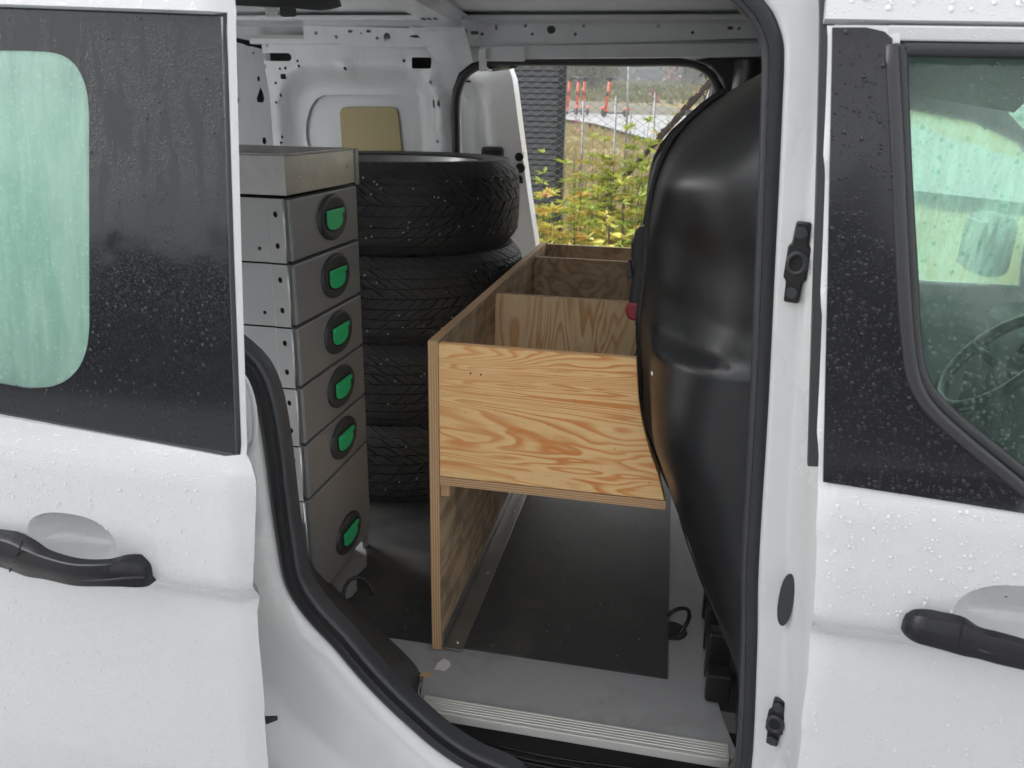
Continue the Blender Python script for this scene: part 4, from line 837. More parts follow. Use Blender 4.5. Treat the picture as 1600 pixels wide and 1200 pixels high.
# ------------------------------------------------------------------ drawer cabinet
CX, CY0, CY1 = -.625, 1.214, 1.516
cab = thing('drawer_cabinet', (-.78, 1.365, .60), 'tall grey steel drawer cabinet with round green-latched handles and open top tray', 'cabinet')
DEEP = -.985
zs = [.645, .866, .976, 1.086, 1.196, 1.306, 1.414]
for k in range(6):
    z0, z1 = zs[k] + .0015, zs[k + 1] - .0015
    # corner strip and side panel, bent sheet with holes
    hs2 = []
    zc = [z0 + (z1 - z0) * .27, z0 + (z1 - z0) * .76] if k else [z0 + .075, z0 + .175]
    for q in zc: hs2.append([(CX - .016 + a * .0040, q + b * .0052) for a, b in [(cos(t), sin(t)) for t in [2 * pi * j / 10 for j in range(10)]]])
    hs2 = [[(p[0], p[1]) for p in h] for h in hs2]
    cs = mk('corner_strip', MB().sheet([(CX - .0295, z0), (CX - .001, z0), (CX - .001, z1), (CX - .0295, z1)], hs2, lambda x, z: (x, CY0, z), .05), 'steel', cab, solid=.0015, offset=0)
    mk('bent_edge', MB().tube([(CX - .0015, CY0 + .001, z0), (CX - .0015, CY0 + .001, z1)], .0022, 8, up=(0, 1, 0)), 'galv', cs, smooth='all')
    mk('side_panel', MB().sheet([(DEEP, z0), (CX - .032, z0), (CX - .032, z1), (DEEP, z1)], [circ(CX - .050, zc[0] - .006, .0034)] if k else [], lambda x, z: (x, CY0 + .002, z), .1), 'steel', cab, solid=.0012, offset=0)
    mk('bright_seam', MB().tube([(CX - .0308, CY0 + .001, z0), (CX - .0308, CY0 + .001, z1)], .0012, 6, up=(0, 1, 0)), 'galv', cs)
    mk('back_side_panel', MB().box((DEEP, CY1 - .002, z0), (CX - .004, CY1, z1)), 'steel', cab)
    # drawer front: folded tray front proud of the frame
    d = mk('drawer', MB().box((CX - .012, CY0 + .010, z0 + .001), (CX + .004, CY1 - .003, z1 - .002)), 'steel', cab, bevel=.0022)
    mk('drawer_body', MB().box((DEEP + .01, CY0 + .006, z0 + .003), (CX - .013, CY1 - .006, z1 - .008)), 'dark', d)
    fold = mk('front_fold', MB().box((CX + .0045, CY0 + .0112, z0 + .003), (CX + .0058, CY0 + .018, z1 - .005)), 'steel', d, bevel=.0006, seg=1)
    bc = 1.388; bz = (z0 + z1) / 2 + .004 if k else z0 + .062; rb = .0415
    X0 = CX + .004
    bm_ = MB().lathe([(rb, -.001), (rb, .003), (rb - .002, .0062), (rb - .005, .0072), (.028, .0045), (0, .0043)], 44, (0, 0, 0), 'x', closed=False)
    bm_.v = [(X0 + q[0], bc + q[1] * 1.47, bz + q[2]) for q in bm_.v]
    bez = mk('bezel', bm_, 'bezel', d, smooth=True, ang=50)
    # pocket with the green latch
    w, hgt = .0375, .020
    sh = [(-w, hgt), (w, hgt), (w, -.004)] + [(w * cos(a), -.004 - .016 * sin(a)) for a in [pi * j / 10 for j in range(1, 10)]] + [(-w, -.004)]
    mk('handle_recess', MB().prism([(X0 + .0047, bc + a * 1.08, bz + b * 1.08 - .004) for a, b in sh], (.0012, 0, 0)), 'dark', bez)
    lt = mk('green_latch', MB().prism([(X0 + .0061, bc + a * .93, bz + b * .93 - .004) for a, b in sh], (.0020, 0, 0)), 'green', bez, bevel=.001)
    mk('latch_lip', MB().box((X0 + .0081, bc - w * .95, bz + .006), (X0 + .0115, bc + w * .95, bz + .0145)), 'green', lt, bevel=.001)
# top tray, plinth and feet
tb = MB(); T0, T1 = 1.418, 1.480
tb.box((DEEP, CY0 - .001, T0), (CX + .006, CY0 + .001, T1)); tb.box((DEEP, CY1 - .001, T0), (CX + .006, CY1 + .002, T1 + .002)); tb.box((DEEP, CY0 + .001, T0), (DEEP + .002, CY1 - .001, T1)); tb.box((DEEP + .002, CY0 + .001, T0), (CX + .002, CY1 - .001, T0 + .002))
ty = mk('top_tray', tb, 'galv', cab, bevel=.0006, seg=1)
mk('tray_front', MB().box((CX + .0025, CY0 + .0012, T0), (CX + .0058, CY1 - .0015, T1 - .001)), 'galv', ty, bevel=.0006)
mk('tray_rim', MB().box((DEEP, CY0 - .0015, T1 + .0003), (CX + .006, CY0 + .012, T1 + .0022)).box((CX - .008, CY0 + .0125, T1 + .0003), (CX + .006, CY1 - .0015, T1 + .0019)), 'alu2', ty)
mk('end_flange', MB().box((CX + .006, CY1 - .012, T0 - .004), (CX + .0085, CY1 + .002, T1 + .002)), 'steel', ty)
for y, z in ((CY0 + .055, T0 + .026), (CY1 - .05, T0 + .033)): mk('rivet', MB().dome((CX + .0058, y, z), (1, 0, 0), .0035, .5), 'screw', ty, smooth='all')
mk('plinth', MB().box((DEEP + .01, CY0 + .015, .6005), (CX - .03, CY1 - .02, .6445)), 'dark', cab)
for x in (CX - .006, DEEP + .02):
    for y in (CY0 + .004, CY1 - .010): mk('foot', MB().box((x - .008, y, .6005), (x, y + .012, .6444)), 'steel', cab)

# ------------------------------------------------------------------ stack of four studded winter wheels
TC = Vector((-.712, 2.012)); TR, TW = .318, .2095
def wheel_parts():
    hw = TW / 2
    prof = [(.212, -hw * .80), (.225, -hw * .95), (.26, -hw * 1.0), (.288, -hw * .965), (.300, -hw * .86), (TR - .010, -hw * .70), (TR - .0075, -hw * .35), (TR - .007, 0), (TR - .0075, hw * .35), (TR - .010, hw * .70), (.300, hw * .86), (.288, hw * .965), (.26, hw * 1.0), (.225, hw * .95), (.212, hw * .80)]
    ty = MB().lathe(prof, 96, closed=False)
    tr = MB(); NP = 76
    def R(w): return interp([(0, TR), (hw * .35, TR - .0005), (hw * .70, TR - .0035), (hw * .86, .3015), (hw * .98, .290)], abs(w))
    def pt(th, w, dr=0): r = R(w) - dr; return (r * cos(th), r * sin(th), w)
    rows = [(-.99, -.78), (-.755, -.57), (-.545, -.36), (-.335, -.13), (-.10, .10), (.13, .335), (.36, .545), (.57, .755), (.78, .99)]
    for ri, (a, b) in enumerate(rows):
        w0, w1 = a * hw, b * hw
        for k in range(NP):
            p = 2 * pi / NP; th = k * p + (ri % 2) * p * .5 + random.uniform(-.004, .004); sh = lambda w: -1.35 * abs(w) / R(w) * 1.0
            g = p * .40
            if ri == 4: sk = lambda w: .9 * w / TR
            else: sk = sh
            q = [(th - g + sk(w0), w0), (th + g + sk(w0), w0), (th + g + sk(w1), w1), (th - g + sk(w1), w1)]
            mid = [(th - g * 1.12 + sk((w0 + w1) / 2) + .012 * (1 if k % 2 else -1), (w0 + w1) / 2), (th + g * 1.0 + sk((w0 + w1) / 2), (w0 + w1) / 2)]
            loop_ = [q[0], q[1], mid[1], q[2], q[3], mid[0]]
            i = tr.addv([pt(*x, 0) for x in loop_] + [pt(x[0], x[1], .012) for x in loop_])
            tr.f.append([i + j for j in range(6)])
            for j in range(6): l = (j + 1) % 6; tr.f.append([i + j, i + 6 + j, i + 6 + l, i + l])
    st = MB()
    for k in range(130):
        th, w = random.uniform(0, 2 * pi), random.choice((-.62, -.52, -.3, .28, .55, .64)) * hw + random.uniform(-.008, .008); p = Vector(pt(th, w)); st.dome(p, (cos(th), sin(th), 0), .0024, .5, n=6)
    rim = MB().lathe([(.060, .035), (.075, .045), (.19, .062), (.200, .095), (.214, .095), (.214, .085), (.198, .07), (.194, -.07), (.212, -.09), (.190, -.09), (.18, .03), (.07, .02), (.06, .02)], 48)
    sp = []
    for k in range(5):
        a = 2 * pi * k / 5; m = MB(); u = Vector((cos(a), sin(a), 0)); w = Vector((-sin(a), cos(a), 0)); m.obox(u * .125 + Vector((0, 0, .055)), u * .066, w * .022, Vector((0, 0, .012))); sp.append(m)
    return ty, tr, st, rim, sp
wp = wheel_parts()
labels = ['bottom studded winter wheel of the stack, resting on the van floor', 'studded winter wheel lying second from the floor in the stack', 'studded winter wheel lying just under the top one in the stack', 'topmost studded winter wheel of the stack beside the drawer cabinet']
first = None
for k in range(4):
    loc = (TC.x + (.0, .010, .012, -.002)[k], TC.y + (.0, .004, -.004, .004)[k], .6045 + TW / 2 + k * (TW + .0005)); rz = k * 1.37
    if first is None:
        w = thing('car_wheel', (0, 0, 0), labels[k], 'wheel', 'winter wheels stacked in the load bay')
        t_ = mk('tyre', wp[0], 'tyre', w, smooth=True, ang=40); mk('tread', wp[1], 'tyre', t_, smooth=False); stuff(mk('stud', wp[2], 'screw', t_))
        r_ = mk('rim', wp[3], 'rim', w, smooth=True)
        for m in wp[4]: mk('spoke', m, 'rim', r_, bevel=.006)
        first = w
    else:
        w = first.copy(); C.objects.link(w); w['label'] = labels[k]
        for ch in list(first.children):
            c = ch.copy(); C.objects.link(c); c.parent = w
            for g in list(ch.children): d = g.copy(); C.objects.link(d); d.parent = c
    w.location = loc; w.rotation_euler = (0, 0, rz)

# ------------------------------------------------------------------ plywood rack
RX0, RX1, RY0, RY1 = -.377, -.360, 1.190, 2.300
rk = thing('plywood_rack', (-.2, 1.7, .60), 'open plywood compartment rack on legs fitted against the black bulkhead', 'rack')
side = mk('side_board', MB().box((RX0, RY0 + .0008, .6045), (RX1, RY1, 1.199)), 'plyS', rk)
mk('cut_edge', MB().box((RX0 + .0002, RY0, .6048), (RX1 - .0002, RY0 + .0007, 1.1988)), 'plyE', side)
mk('top_edge', MB().box((RX0 + .0003, RY0 + .0009, 1.1991), (RX1 - .0003, RY1 - .001, 1.1998)), 'plyE', side)
fr = [(p.x, p.z) for p in (atY(x, y, RY0 + .001) for x, y in [(683, 535), (995, 553.5), (996, 590), (998, 622), (1003, 655), (1010, 684), (1018, 712), (1029, 742), (1040, 768), (690, 744)])]
fr[0] = (RX1 + .0006, 1.196); fr[-1] = (RX1 + .0006, .9595); fr[-2] = (fr[-2][0], .9595); fr[1] = (fr[1][0], 1.196)
fp = mk('front_board', MB().prism([(x, RY0 + .001, z) for x, z in fr], (0, .015, 0)), 'plyF', rk, bevel=.0012, seg=1)
for x, z in ((-.305, 1.150), (-.288, 1.149)): mk('nail_hole', MB().prism([(x + .0016 * cos(a), RY0 + .0004, z + .0016 * sin(a)) for a in [2 * pi * j / 8 for j in range(8)]], (0, .0008, 0)), 'dark', fp)
bo = mk('bottom_board', MB().prism([(RX1 + .0006, RY0 + .002, .943), (atY(1041, 783, RY0).x, RY0 + .002, .943), (.012, RY0 + .10, .943), (.012, RY1 - .002, .943), (RX1 + .0006, RY1 - .002, .943)], (0, 0, .0155)), 'plyS', rk)
mk('cut_edge', MB().box((RX1 + .0008, RY0 + .0012, .9432), (atY(1041, 783, RY0).x - .0004, RY0 + .0019, .9582)), 'plyB' if 'plyB' in MT else 'plyE', bo)
mk('cleat', MB().box((RX1 + .0006, RY0 + .006, .920), (RX1 + .017, RY1 - .01, .9425)), 'plyE', rk, bevel=.001)
for px, py, zt, m in ((771, 459, 1.190, 'plyD'), (841, 402, 1.190, 'plyS')):
    y = atZ(px, py, zt).y; xr = lambda z: bulk(y, z) - .012
    pl = [(RX1 + .0006, .9592), (RX1 + .0006, zt)] + [(min(xr(lerp(zt, .9592, k / 6)), .02), lerp(zt, .9592, k / 6)) for k in range(7)]
    dv = mk('divider', MB().prism([(x, y, z) for x, z in pl], (0, .012, 0)), m, rk, bevel=.0008, seg=1)
    mk('cut_edge', MB().box((RX1 + .001, y + .0008, zt + .0002), (pl[2][0] - .002, y + .0112, zt + .0008)), 'plyE', dv)
y = RY1 - .014; pl = [(RX1 + .0006, .9592), (RX1 + .0006, 1.196)] + [(min(bulk(y, lerp(1.196, .9592, k / 6)) - .012, .03), lerp(1.196, .9592, k / 6)) for k in range(7)]
mk('back_board', MB().prism([(x, y, z) for x, z in pl], (0, .012, 0)), 'plyS', rk, bevel=.0008, seg=1)
mk('bulkhead_post', MB().box((.004, RY1 - .05, .6045), (.022, RY1 - .015, .9425)), 'plyE', rk)
an = MB(); an.box((RX1 + .0006, RY0 + .006, .6046), (RX1 + .0036, RY1 - .02, .632)); an.box((RX1 + .0040, RY0 + .004, .6046), (RX1 + .040, RY1 - .02, .6080))
ang = mk('angle_rail', an, 'alu2', rk, bevel=.001)
for y in (1.215, 1.46, 1.75, 2.1):
    mk('screw', MB().dome((RX1 + .026, y, .608), (0, 0, 1), .0042, .5, up=(0, 1, 0)), 'screw', ang, smooth='all'); mk('screw', MB().dome((RX1 + .0036, y + .05, .621), (1, 0, 0), .0034, .5), 'screw', ang, smooth='all')

# ------------------------------------------------------------------ mat, paper scrap, holder on the bulkhead
mt = [(-.355 - .19, 1.208), (.055, 1.208), (.050, 1.86), (.045, 2.36), (-.74, 2.36), (-.74, 1.56), (-.645, 1.53), (-.615, 1.47), (-.600, 1.43), (-.607, 1.39), (-.585, 1.34), (-.59, 1.28)]
tag(mk('rubber_mat', MB().prism([(x, y, .6005) for x, y in mt], (0, 0, .0035)), 'mat', base=(-.25, 1.7, .6)), 'worn black rubber mat with a torn edge covering the van floor', 'mat')
pp = [atZ(x, y, .6012) for x, y in [(679, 1046), (684, 1036), (693, 1030), (703, 1034), (704, 1041), (695, 1049)]]
tag(mk('paper_scrap', MB().prism(pp, (0, 0, .0012)), 'paper', base=tuple(pp[0])), 'small torn pale paper scrap on the grey floor board', 'paper')
hx = lambda px, py: atY(px, py, 1.32)
hold = thing('tool_holder', tuple(hx(985, 500)), 'black plastic holder with a dark red tip hanging on the bulkhead', 'holder')
a = [hx(*q) for q in [(1001, 354), (992, 362), (986, 380), (985, 400), (990, 415), (988, 430), (984, 450), (982, 470), (984, 482), (1004, 482), (1012, 354)]]
mk('holder_body', MB().prism(a, (0, .035, 0)), 'satin', hold, bevel=.006, seg=3, smooth=True)
a = [hx(*q) for q in [(981, 472), (977, 482), (978, 494), (984, 500), (1000, 503), (1006, 490), (1006, 472)]]; mk('red_tip', MB().prism([q + Vector((0, -.002, 0)) for q in a], (0, .034, 0)), 'red', hold, bevel=.006, seg=3, smooth=True)
a = [hx(*q) for q in [(980, 408), (986, 406), (990, 436), (980, 436)]]; mk('side_knob', MB().prism(a, (0, .02, 0)), 'rubber', hold, bevel=.003, smooth=True)
mk('hanging_cord', MB().tube(cr([hx(994, 503), hx(997, 525), hx(996, 545), hx(992, 556)], 5), .0022, 6), 'rubber', hold, smooth='all')

# ------------------------------------------------------------------ outside, beyond the far opening
def leafmesh(mb, p, d, up, L, Wd, fold=.25):
    d = d.normalized(); s = d.cross(up)
    if s.length < 1e-3: s = Vector((1, 0, 0))
    s.normalize(); n = s.cross(d); i = mb.addv([p, p + d * L * .45 + s * Wd * .5 + n * Wd * fold, p + d * L, p + d * L * .45 - s * Wd * .5 + n * Wd * fold])
    mb.f += [[i, i + 1, i + 2], [i, i + 2, i + 3]]
rv = lambda: Vector((random.gauss(0, 1), random.gauss(0, 1), random.gauss(0, 1)))
MT['lg'] = mat_leaf('green_leaf', [(.20, .32, .05), (.34, .42, .06), (.52, .50, .07), (.26, .38, .07)])
MT['ly'] = mat_leaf('yellow_leaf', [(.50, .42, .05), (.58, .50, .08), (.36, .38, .06)])
MT['lo'] = mat_leaf('russet_leaf', [(.44, .20, .05), (.54, .38, .08), (.38, .40, .06), (.50, .46, .08)])
MT['ld'] = mat_leaf('dark_foliage', [(.035, .05, .025), (.06, .075, .04), (.045, .06, .03), (.08, .09, .05)])
MT['lgrass'] = mat_leaf('dry_grass', [(.33, .25, .10), (.40, .31, .13), (.27, .22, .09), (.20, .20, .07)])

# dry grass on the bank
mb = MB()
for k in range(42000):
    y = 7.2 + 17 * random.random() ** 1.3; x = random.uniform(-.42 * y - .6, .12 * y + .9)
    if y > interp([(-14, 28), (-4.2, 25), (-2.2, 22), (-.2, 17), (1.5, 13), (6, 10)], x) - .1: continue
    h = random.uniform(.10, .26); z = gz(x, y) - .03; a = random.uniform(0, 2 * pi); w = .006 + .0008 * y; t = Vector((random.gauss(0, .10), random.gauss(0, .10), h))
    i = mb.addv([(x - w * cos(a), y - w * sin(a), z), (x + w * cos(a), y + w * sin(a), z), (x + t.x, y + t.y, z + h)]); mb.f.append([i, i + 1, i + 2])
stuff(tag(mk('dry_grass', mb, 'lgrass'), 'tawny dry grass on the bank behind the mesh fence', 'grass'))

# shrubs and tall weeds between van and fence: every plant its own stem and foliage
def plant(x, y, h, m, label, nst=7, leaves=90, L=.09, Wd=.022, spread=.22, flower=False):
    z = gz(x, y); o = thing('weed_plant', (x, y, z), label, 'plant', 'weeds growing in front of the mesh fence'); st = MB(); lf = MB()
    for s in range(nst):
        a = random.uniform(0, 2 * pi); r = random.uniform(.1, 1) * spread; hh = h * random.uniform(.6, 1); top = Vector((x + r * cos(a), y + r * sin(a), z + hh)); b = Vector((x + r * .3 * cos(a), y + r * .3 * sin(a), z)); mid = b.lerp(top, .5) + Vector((random.gauss(0, .02), random.gauss(0, .02), 0))
        P = cr([b, mid, top], 5); st.tube(P, .004, 4, scale=[1 - .07 * k for k in range(len(P))])
        for k in range(leaves // nst):
            t = random.uniform(.18, 1); q = P[min(len(P) - 1, int(t * (len(P) - 1)))]; aa = random.uniform(0, 2 * pi); d = Vector((cos(aa), sin(aa), random.uniform(-.3, .7))); l = L * random.uniform(.6, 1.25); leafmesh(lf, q, d, Vector((random.gauss(0, .3), random.gauss(0, .3), 1)), l, Wd * random.uniform(.7, 1.3))
    mk('stem', st, 'bark', o); mk('foliage', lf, m, o)
    if flower:
        fl = MB(); q = Vector((x, y, z + h))
        for k in range(12): fl.dome(q + Vector((random.gauss(0, .02), random.gauss(0, .02), random.uniform(-.02, .10))), rv(), .008, .6, n=5)
        mk('blossom', fl, 'pink', o)
spots = []
def xat(px, Y): return atY(px, 300, Y).x
G, YL, RU = 'lg', 'ly', 'lo'
desc = {G: 'narrow-leaved green weed clump in front of the mesh fence', RU: 'russet autumn weed clump in front of the mesh fence', YL: 'yellowing weed clump in front of the mesh fence'}
for px, Y, h, m, n in [(842, 5.2, .98, RU, 150), (858, 5.6, 1.22, G, 130), (872, 5.0, .95, RU, 190), (888, 6.0, 1.12, G, 170), (900, 5.2, .98, RU, 190), (916, 5.6, .95, G, 200), (928, 6.3, 1.05, RU, 150), (940, 5.0, .85, YL, 200), (955, 6.2, 1.20, G, 190), (966, 5.5, 1.10, G, 200), (980, 6.2, 1.32, G, 200), (992, 5.6, 1.12, RU, 150), (1006, 6.3, 1.20, G, 150), (1024, 6.0, 1.10, G, 150), (1050, 6.2, 1.15, RU, 130), (830, 4.6, .75, G, 120), (880, 4.5, .72, YL, 160), (915, 4.4, .70, G, 150), (950, 4.5, .74, RU, 140), (980, 4.5, .80, YL, 150), (808, 5.6, 1.0, G, 140), (780, 5.8, 1.0, RU, 120), (1080, 6.2, 1.1, G, 120), (1110, 6.0, 1.0, RU, 120), (895, 4.0, .62, G, 110), (935, 4.0, .66, RU, 120), (970, 4.0, .6, G, 110)]:
    plant(xat(px, Y), Y, h + .22, m, desc[m], leaves=int(n * 4), L=random.uniform(.06, .10), Wd=random.uniform(.018, .030), spread=random.uniform(.16, .26), nst=9)
plant(xat(895, 6.7), 6.7, 1.28, G, 'tall weed carrying a single pink blossom by the mesh fence', 4, 50, flower=True)
plant(xat(1012, 6.8), 6.8, 1.50, RU, 'lanky tall weed with pink blossom beside the leaning brace', 3, 40, flower=True)
# young sapling with large yellow leaves, each leaf a part
x, Y = xat(957, 4.7), 4.7; sp = thing('yellow_sapling', (x, Y, 0), 'young sapling with large bright yellow-green leaves', 'sapling')
P = cr([(x, Y, 0), (x + .01, Y, .5), (x - .01, Y, .95)], 6); mk('stem', MB().tube(P, .007, 6), 'bark', sp, smooth='all')
MT['lyl'] = mat_leaf('lime_leaf', [(.36, .45, .05), (.52, .50, .06)])
for k in range(34):
    t = random.uniform(.35, 1); q = P[int(t * (len(P) - 1))]; a = random.uniform(0, 2 * pi); d = Vector((cos(a), sin(a) * .7 - .3, random.uniform(-.7, .2))); m = MB(); q2 = q + Vector((cos(a), sin(a), .2)) * random.uniform(.03, .13)
    L = random.uniform(.05, .09); d.normalize(); s = d.cross(Vector((0, -.3, 1))).normalized(); n = s.cross(d)
    i = m.addv([q2] + [q2 + d * L * u + s * Wd_ * L + n * .06 * L * (1 if Wd_ else -1) for u, Wd_ in [(.25, .30), (.55, .30), (1, 0), (.55, -.30), (.25, -.30)]] + [q2 + d * L * .5]); m.f += [[i + 6, i + a_, i + b_] for a_, b_ in [(0, 1), (1, 2), (2, 3), (3, 4), (4, 5), (5, 0)]]
    mk('leaf', m, 'lyl' if k % 3 else 'ly', sp)

# chain-link fence
FY = 7.0
fen = thing('chain_link_fence', (0, FY, gz(0, FY)), 'galvanised chain-link fence behind the weeds', 'fence')
mb = MB(); cw = .050; nx = 114; X0 = -3.6; z0 = .25; nz_ = 84
for k in range(nx):
    xk = X0 + k * cw; pts = []
    for j in range(nz_): pts.append((xk + (cw * .52 if ((j + k) % 2) else -cw * .52), FY + (.003 if (j + k) % 2 else -.003), z0 + j * cw * .62))
    mb.sweep(pts, [(.0027, -.0014), (-.0027, -.0014), (0, .0027)], up=(0, 1, 0), cap=False)
stuff(mk('wire_mesh', mb, 'wire', fen))
for x in (-2.9, .42): mk('fence_post', MB().tube([(x, FY + .03, .1), (x, FY + .03, 2.9)], .022, 10), 'post', fen, smooth='all')
for px, top in ((912, 157), (963, 150), (1024, 144)):
    Yp = 7.6; p = atY(px, top, Yp); q = atY(px, 260, Yp); tag(mk('short_post', MB().tube([(q.x, Yp, gz(0, Yp)), (p.x, Yp, p.z)], .009, 8), 'post', smooth='all', base=(q.x, Yp, 0)), 'short thin galvanised post standing just behind the mesh fence', 'post', 'short posts behind the fence')
p = atY(981, 96, 9.0); tag(mk('tall_post', MB().tube([(p.x + .05, 9.0, gz(0, 9)), (p.x, 9.0, p.z + .8)], .011, 8), 'post', smooth='all', base=(p.x, 9, 0)), 'tall slim galvanised post rising behind the mesh fence', 'post')
# leaning brace smothered in dry creeper, against a thick post
a, b = atY(1003, 246, 6.8), atY(1122, 112, 6.8); br = thing('leaning_brace', tuple(a), 'leaning brace wrapped in dry brown creeper against the fence', 'brace')
mk('brace_tube', MB().tube([a + Vector((-.35, 0, -.42)), b + Vector((.2, 0, .22))], .022, 8), 'vine', br, smooth='all')
mb = MB()
for k in range(7):
    ph_ = random.uniform(0, 6); d = b - a; mb.tube([a + d * t + Vector((.013 * sin(ph_ + t * 17), .012 * cos(ph_ + t * 15), .013 * cos(ph_ + t * 19))) + Vector((random.gauss(0, .006), 0, random.gauss(0, .006))) for t in [j / 30 * 1.15 - .05 for j in range(31)]], .0065, 5)
stuff(mk('dry_creeper', mb, 'vine', br, smooth='all'))
lf = MB()
for k in range(70): t = random.random(); leafmesh(lf, a + (b - a) * t + rv() * .03, rv(), Vector((0, 0, 1)), .05, .02)
stuff(mk('dead_leaf_litter', lf, 'lo', br))
cp = thing('corner_post', (atY(1108, 150, 7.1).x, 7.1, gz(0, 7.1)), 'thick pale galvanised fence post overgrown with dry creeper', 'post')
x = atY(1108, 150, 7.1).x; mk('post_tube', MB().tube([(x, 7.1, .2), (x + .05, 7.1, 2.9)], .045, 12), 'post', cp, smooth='all')
lf = MB()
for k in range(130): leafmesh(lf, Vector((x + random.gauss(.03, .07), 7.05 + random.gauss(0, .05), random.uniform(1.3, 2.6))), rv(), Vector((0, 0, 1)), .07, .025)
stuff(mk('creeper_leaf', lf, 'ld', cp))
mb = MB()
for k in range(8): mb.tube(cr([(x + random.gauss(0, .05), 7.04, 1.1), (x + random.gauss(.03, .05), 7.03, 1.6), (x + random.gauss(.03, .06), 7.04, 2.1), (x + random.gauss(.05, .06), 7.05, 2.7)], 5), .006, 5)
stuff(mk('dry_creeper', mb, 'vine', cp))

# dark slatted shed wall
SY = 7.35; xr_ = atY(878, 200, SY).x
shed = thing('slatted_screen', (xr_ - 1.5, SY, gz(0, SY)), 'anthracite screen wall of narrow horizontal slats behind the fence', 'screen')
sl = None; pitch = .0468
for k in range(52):
    z = .28 + k * pitch
    if sl is None:
        sl = mk('slat', MB().prism([(xr_ - 3.2, SY, 0), (xr_ - 3.2, SY - .016, .004), (xr_ - 3.2, SY - .006, pitch - .008), (xr_ - 3.2, SY, pitch - .008)], (3.16, 0, 0)), 'slat', shed); base_z = sl.location.z; sl.location.z = z
    else: c = sl.copy(); C.objects.link(c); c.location.z = z
mk('backing', MB().box((xr_ - 3.2, SY + .004, .2), (xr_ - .03, SY + .03, 2.75)), 'dark', shed)
mk('corner_profile', MB().box((xr_ - .038, SY - .05, .18), (xr_ + .03, SY + .03, 2.78)), 'satin', shed, bevel=.004)
mk('roof_edge', MB().box((xr_ - 3.3, SY - .12, 2.785), (xr_ + .06, SY + .1, 2.86)), 'satin', shed)

# concrete wall behind the path
wl_ = MB(); wl_.grid(lambda u, v: (lerp(-16, 8, u), 29.2 + [0, -.02, -.02, .28, .3][round(v * 4)], (lambda x: gz(x, 29) - .05 + [.02, .02, 1, 1, 0][round(v * 4)] * interp([(-16, .66), (-3, .58), (-.5, .46), (1.5, .22), (8, .1)], x))(lerp(-16, 8, u))), 40, 5)
tag(mk('concrete_wall', wl_, 'conc', smooth=True, base=(-4, 29.2, 1.5)), 'low pale concrete wall along the far side of the path', 'wall')
rl = thing('hand_rail', (-1, 33, gz(0, 33)), 'thin metal hand rail on the slope above the concrete wall', 'rail')
for px in (985, 1020, 1055, 1090): p = atY(px, 160, 33); mk('rail_post', MB().tube([(p.x, 33, gz(0, 33) - .1), (p.x, 33, p.z)], .03, 6), 'post', rl)
mk('rail_bar', MB().tube([atY(960, 157, 33), atY(1110, 163, 33)], .03, 6), 'post', rl)

# electric scooters parked on the path
def scooter(label):
    s = thing('kick_scooter', (0, 0, 0), label, 'scooter', 'orange kick scooters parked on the path')
    mk('deck', MB().box((-.07, -.28, .10), (.07, .30, .15)), 'satin', s, bevel=.02); mk('stem', MB().tube([(0, .42, .16), (0, .34, .62), (0, .29, 1.02)], .042, 8), 'orange', s, smooth='all'); mk('neck', MB().tube([(0, .30, .15), (0, .40, .22), (0, .43, .18)], .035, 8), 'orange', s, smooth='all')
    mk('handlebar', MB().tube([(-.25, .24, 1.08), (-.1, .27, 1.12), (0, .28, 1.10), (.1, .27, 1.12), (.25, .24, 1.08)], .032, 8), 'satin', s, smooth='all')
    mk('display', MB().box((-.05, .24, 1.02), (.05, .34, 1.15)), 'satin', s, bevel=.015); mk('stem_bag', MB().box((-.055, .30, .60), (.055, .40, .74)), 'satin', s, bevel=.02)
    for y in (-.38, .46): w = mk('wheel', MB().lathe([(.03, -.03), (.10, -.03), (.12, 0), (.10, .03), (.03, .03)], 20, (0, y, .12), 'x'), 'tyre', s, smooth=True); mk('hub', MB().lathe([(0, -.034), (.05, -.034), (.05, .034), (0, .034)], 12, (0, y, .12), 'x'), 'satin', w)
    mk('rear_guard', MB().tube([(0, -.30, .20), (0, -.42, .27), (0, -.52, .22)], .03, 6), 'orange', s, smooth='all'); mk('front_guard', MB().tube([(0, .36, .27), (0, .48, .28), (0, .57, .2)], .03, 6), 'orange', s, smooth='all')
    return s
def dup(root, label):
    r = root.copy(); C.objects.link(r); r['label'] = label
    for ch in list(root.children):
        c = ch.copy(); C.objects.link(c); c.parent = r
        for g in list(ch.children): d = g.copy(); C.objects.link(d); d.parent = c
    return r
s0 = scooter('orange kick scooter at the shed end of the row of three'); 
for k, (px, Y, rz, lb) in enumerate([(893, 26.6, .5, None), (905, 26.9, .35, 'orange kick scooter in the middle of the row of three'), (914, 26.5, .3, 'orange kick scooter at the open end of the row of three'), (962, 25.6, 1.0, 'orange kick scooter parked alone on the path')]):
    s = s0 if k == 0 else dup(s0, lb); s.location = (atY(px, 180, Y).x, Y, gz(0, Y) + .142); s.rotation_euler = (0, 0, rz)

